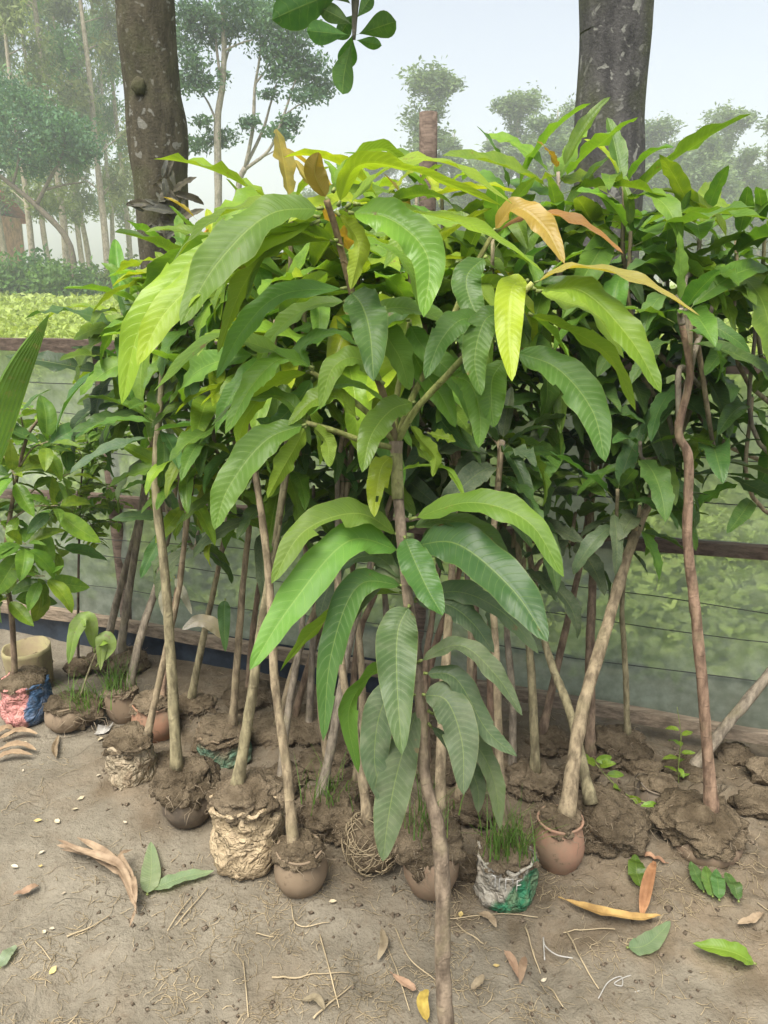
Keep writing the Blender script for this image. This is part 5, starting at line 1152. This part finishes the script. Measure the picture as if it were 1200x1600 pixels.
# straws
GSW = 'loose straws on the mud'
for k, pts in enumerate(([(500, 1465), (515, 1520), (530, 1582)], [(425, 1530), (480, 1528), (545, 1523)], [(490, 1600), (520, 1570), (555, 1540)], [(600, 1470), (620, 1520), (640, 1585)], [(618, 1455), (640, 1500), (680, 1535)], [(885, 1458), (905, 1500), (935, 1550)], [(105, 1468), (140, 1452), (172, 1435)], [(820, 1455), (832, 1485), (845, 1515)], [(400, 1462), (415, 1465), (428, 1468)], [(855, 1535), (868, 1552), (880, 1572)], [(712, 1445), (730, 1465), (755, 1480)], [(56, 1476), (68, 1488), (80, 1502)], [(455, 1418), (465, 1450), (515, 1450)], [(380, 1500), (384, 1540), (388, 1590)], [(300, 1405), (280, 1430), (262, 1458)], [(325, 1390), (300, 1420), (275, 1450)], [(690, 1440), (760, 1432), (840, 1440)], [(880, 1460), (930, 1460), (960, 1462)], [(1180, 1430), (1195, 1440), (1210, 1452)])):
    W = curve([G(x, y) for x, y in pts], 6)
    for p in W: p.z = ground_h(p.x, p.y) + .006
    tag(part('straw', tube(W, .0024 if k in (0, 1, 2, 5, 6, 7) else .0015, .0012, 5), M['straw']), 'pale dry straw lying loose on the trodden mud', 'straw', GSW)
# white string, plastic scrap
W = curve([G(x, y, .006) for x, y in ((935, 1560), (950, 1535), (970, 1526), (972, 1540), (960, 1536), (985, 1524), (1005, 1528), (1004, 1545), (992, 1550))], 6)
tag(part('string', tube(W, .0013, .0013, 5), M['white_plastic']), 'white looped plastic string on the mud below the ochre leaf', 'string')
W = curve([G(x, y, .006) for x, y in ((851, 1500), (849, 1465), (852, 1478), (870, 1492), (895, 1497))], 6)
tag(part('string', tube(W, .0016, .0016, 5), M['white_plastic']), 'short bent white string below the printed sack', 'string')
pc = G(162, 1150); V = [pc + Vector((q.uniform(-.004, .004) + (i % 4 - 1.5) * .014, (i // 4 - 1.5) * .016 + (i % 4) * .006, .012 + q.uniform(0, .02))) for i in range(16)]
tag(part('plastic_scrap', (V, [(j * 4 + i, j * 4 + i + 1, j * 4 + i + 5, j * 4 + i + 4) for j in range(3) for i in range(3)]), M['white_plastic'], smooth=False), 'crumpled white plastic scrap between the brown pots', 'litter')
# pale petals
pv = None
for (x, y) in ((66, 1338), (36, 1208), (24, 1360), (64, 1360), (90, 1288), (60, 1288), (155, 1220), (127, 1255), (158, 1165), (82, 1457), (70, 1462), (83, 1520), (118, 1270), (40, 1165), (140, 1345), (720, 1430), (520, 1418), (775, 1515), (850, 1525), (196, 1290), (100, 1400)):
    p = G(x, y); s = q.uniform(.004, .008); an = q.uniform(0, 6.28)
    V = [Vector((p.x + math.cos(an + k * 1.047) * s * (1 if k % 3 else 1.6), p.y + math.sin(an + k * 1.047) * s * (1 if k % 3 else 1.6), ground_h(p.x, p.y) + .005 + q.uniform(0, .004))) for k in range(6)] + [Vector((p.x, p.y, ground_h(p.x, p.y) + .003))]
    o_ = part('petal', (V, [(k, (k + 1) % 6, 6) for k in range(6)]), M['dry_leaf'], color=q.choice([(.46, .40, .28, 1), (.48, .38, .16, 1), (.5, .45, .35, 1)]))
    tag(o_, 'tiny pale fallen petal on the bare mud', 'petal', 'petals scattered on the mud')
# fine chaff, rootlets, crumbs
gs = []
for k in range(5200):
    m_ = rng.random()
    x, y = (rng.uniform(0, 1200), rng.uniform(1370, 1640)) if m_ < .7 else (rng.uniform(0, 1200), rng.uniform(1040, 1420))
    if noise.noise(Vector((x * .008, y * .012, 2))) < .08 and rng.random() < .85: continue
    p = G(x, y); an = rng.uniform(0, 6.28); le = rng.uniform(.008, .05); pts = [p]
    for s in range(3):
        an += rng.gauss(0, .5); pts.append(pts[-1] + Vector((math.cos(an), math.sin(an), 0)) * le / 3)
    for p_ in pts: p_.z = ground_h(p_.x, p_.y) + rng.uniform(.001, .006)
    gs.append(tube(pts, rng.uniform(.0005, .0013), .0004, 3))
ch = part('chaff', join(*gs), M['straw']); tag(ch, 'fine dry chaff and rootlets strewn over the mud', 'chaff', kind='stuff')
gs = []
for k in range(850):
    x, y = rng.uniform(150, 1210), rng.uniform(1110, 1450) if rng.random() < .75 else rng.uniform(1400, 1620)
    p = G(x, y)
    if p.y > fence_y(p.x) - .03: continue
    s = rng.uniform(.002, .006) * (1.8 if rng.random() < .08 else 1); m_ = [Vector((rng.gauss(0, .3) + a, rng.gauss(0, .3) + b_, (rng.gauss(0, .2) + c_) * .8)) * s for a, b_, c_ in ((1, 0, 0), (-1, 0, 0), (0, 1, 0), (0, -1, 0), (0, 0, 1), (0, 0, -.5))]
    z = ground_h(p.x, p.y) + s * .3
    gs.append(([Vector((p.x, p.y, z)) + v for v in m_], [(0, 2, 4), (2, 1, 4), (1, 3, 4), (3, 0, 4), (2, 0, 5), (1, 2, 5), (3, 1, 5), (0, 3, 5)]))
cr = part('soil_crumbs', join(*gs), M['soil'], color=(.29, .23, .165, 1)); tag(cr, 'crumbs and clods of soil fallen round the pots', 'soil crumbs', kind='stuff')

# ------------------------------------------------------------------ misty air
hz, t_, out = mat_new('mist'); pv_ = t_.nodes.new('ShaderNodeVolumePrincipled'); pv_.inputs['Color'].default_value = (.93, .96, 1, 1); pv_.inputs['Density'].default_value = 0.0031; pv_.inputs['Anisotropy'].default_value = 0.2
t_.links.new(pv_.outputs[0], out.inputs['Volume'])
hv, hf = box((-205, -6, -1.2), (205, 265, 31))
hzo = put('haze', mesh_of('haze', hv, hf, [hz], smooth=False)); tag(hzo, 'thin pale mist filling the air over the field', 'haze', kind='stuff')
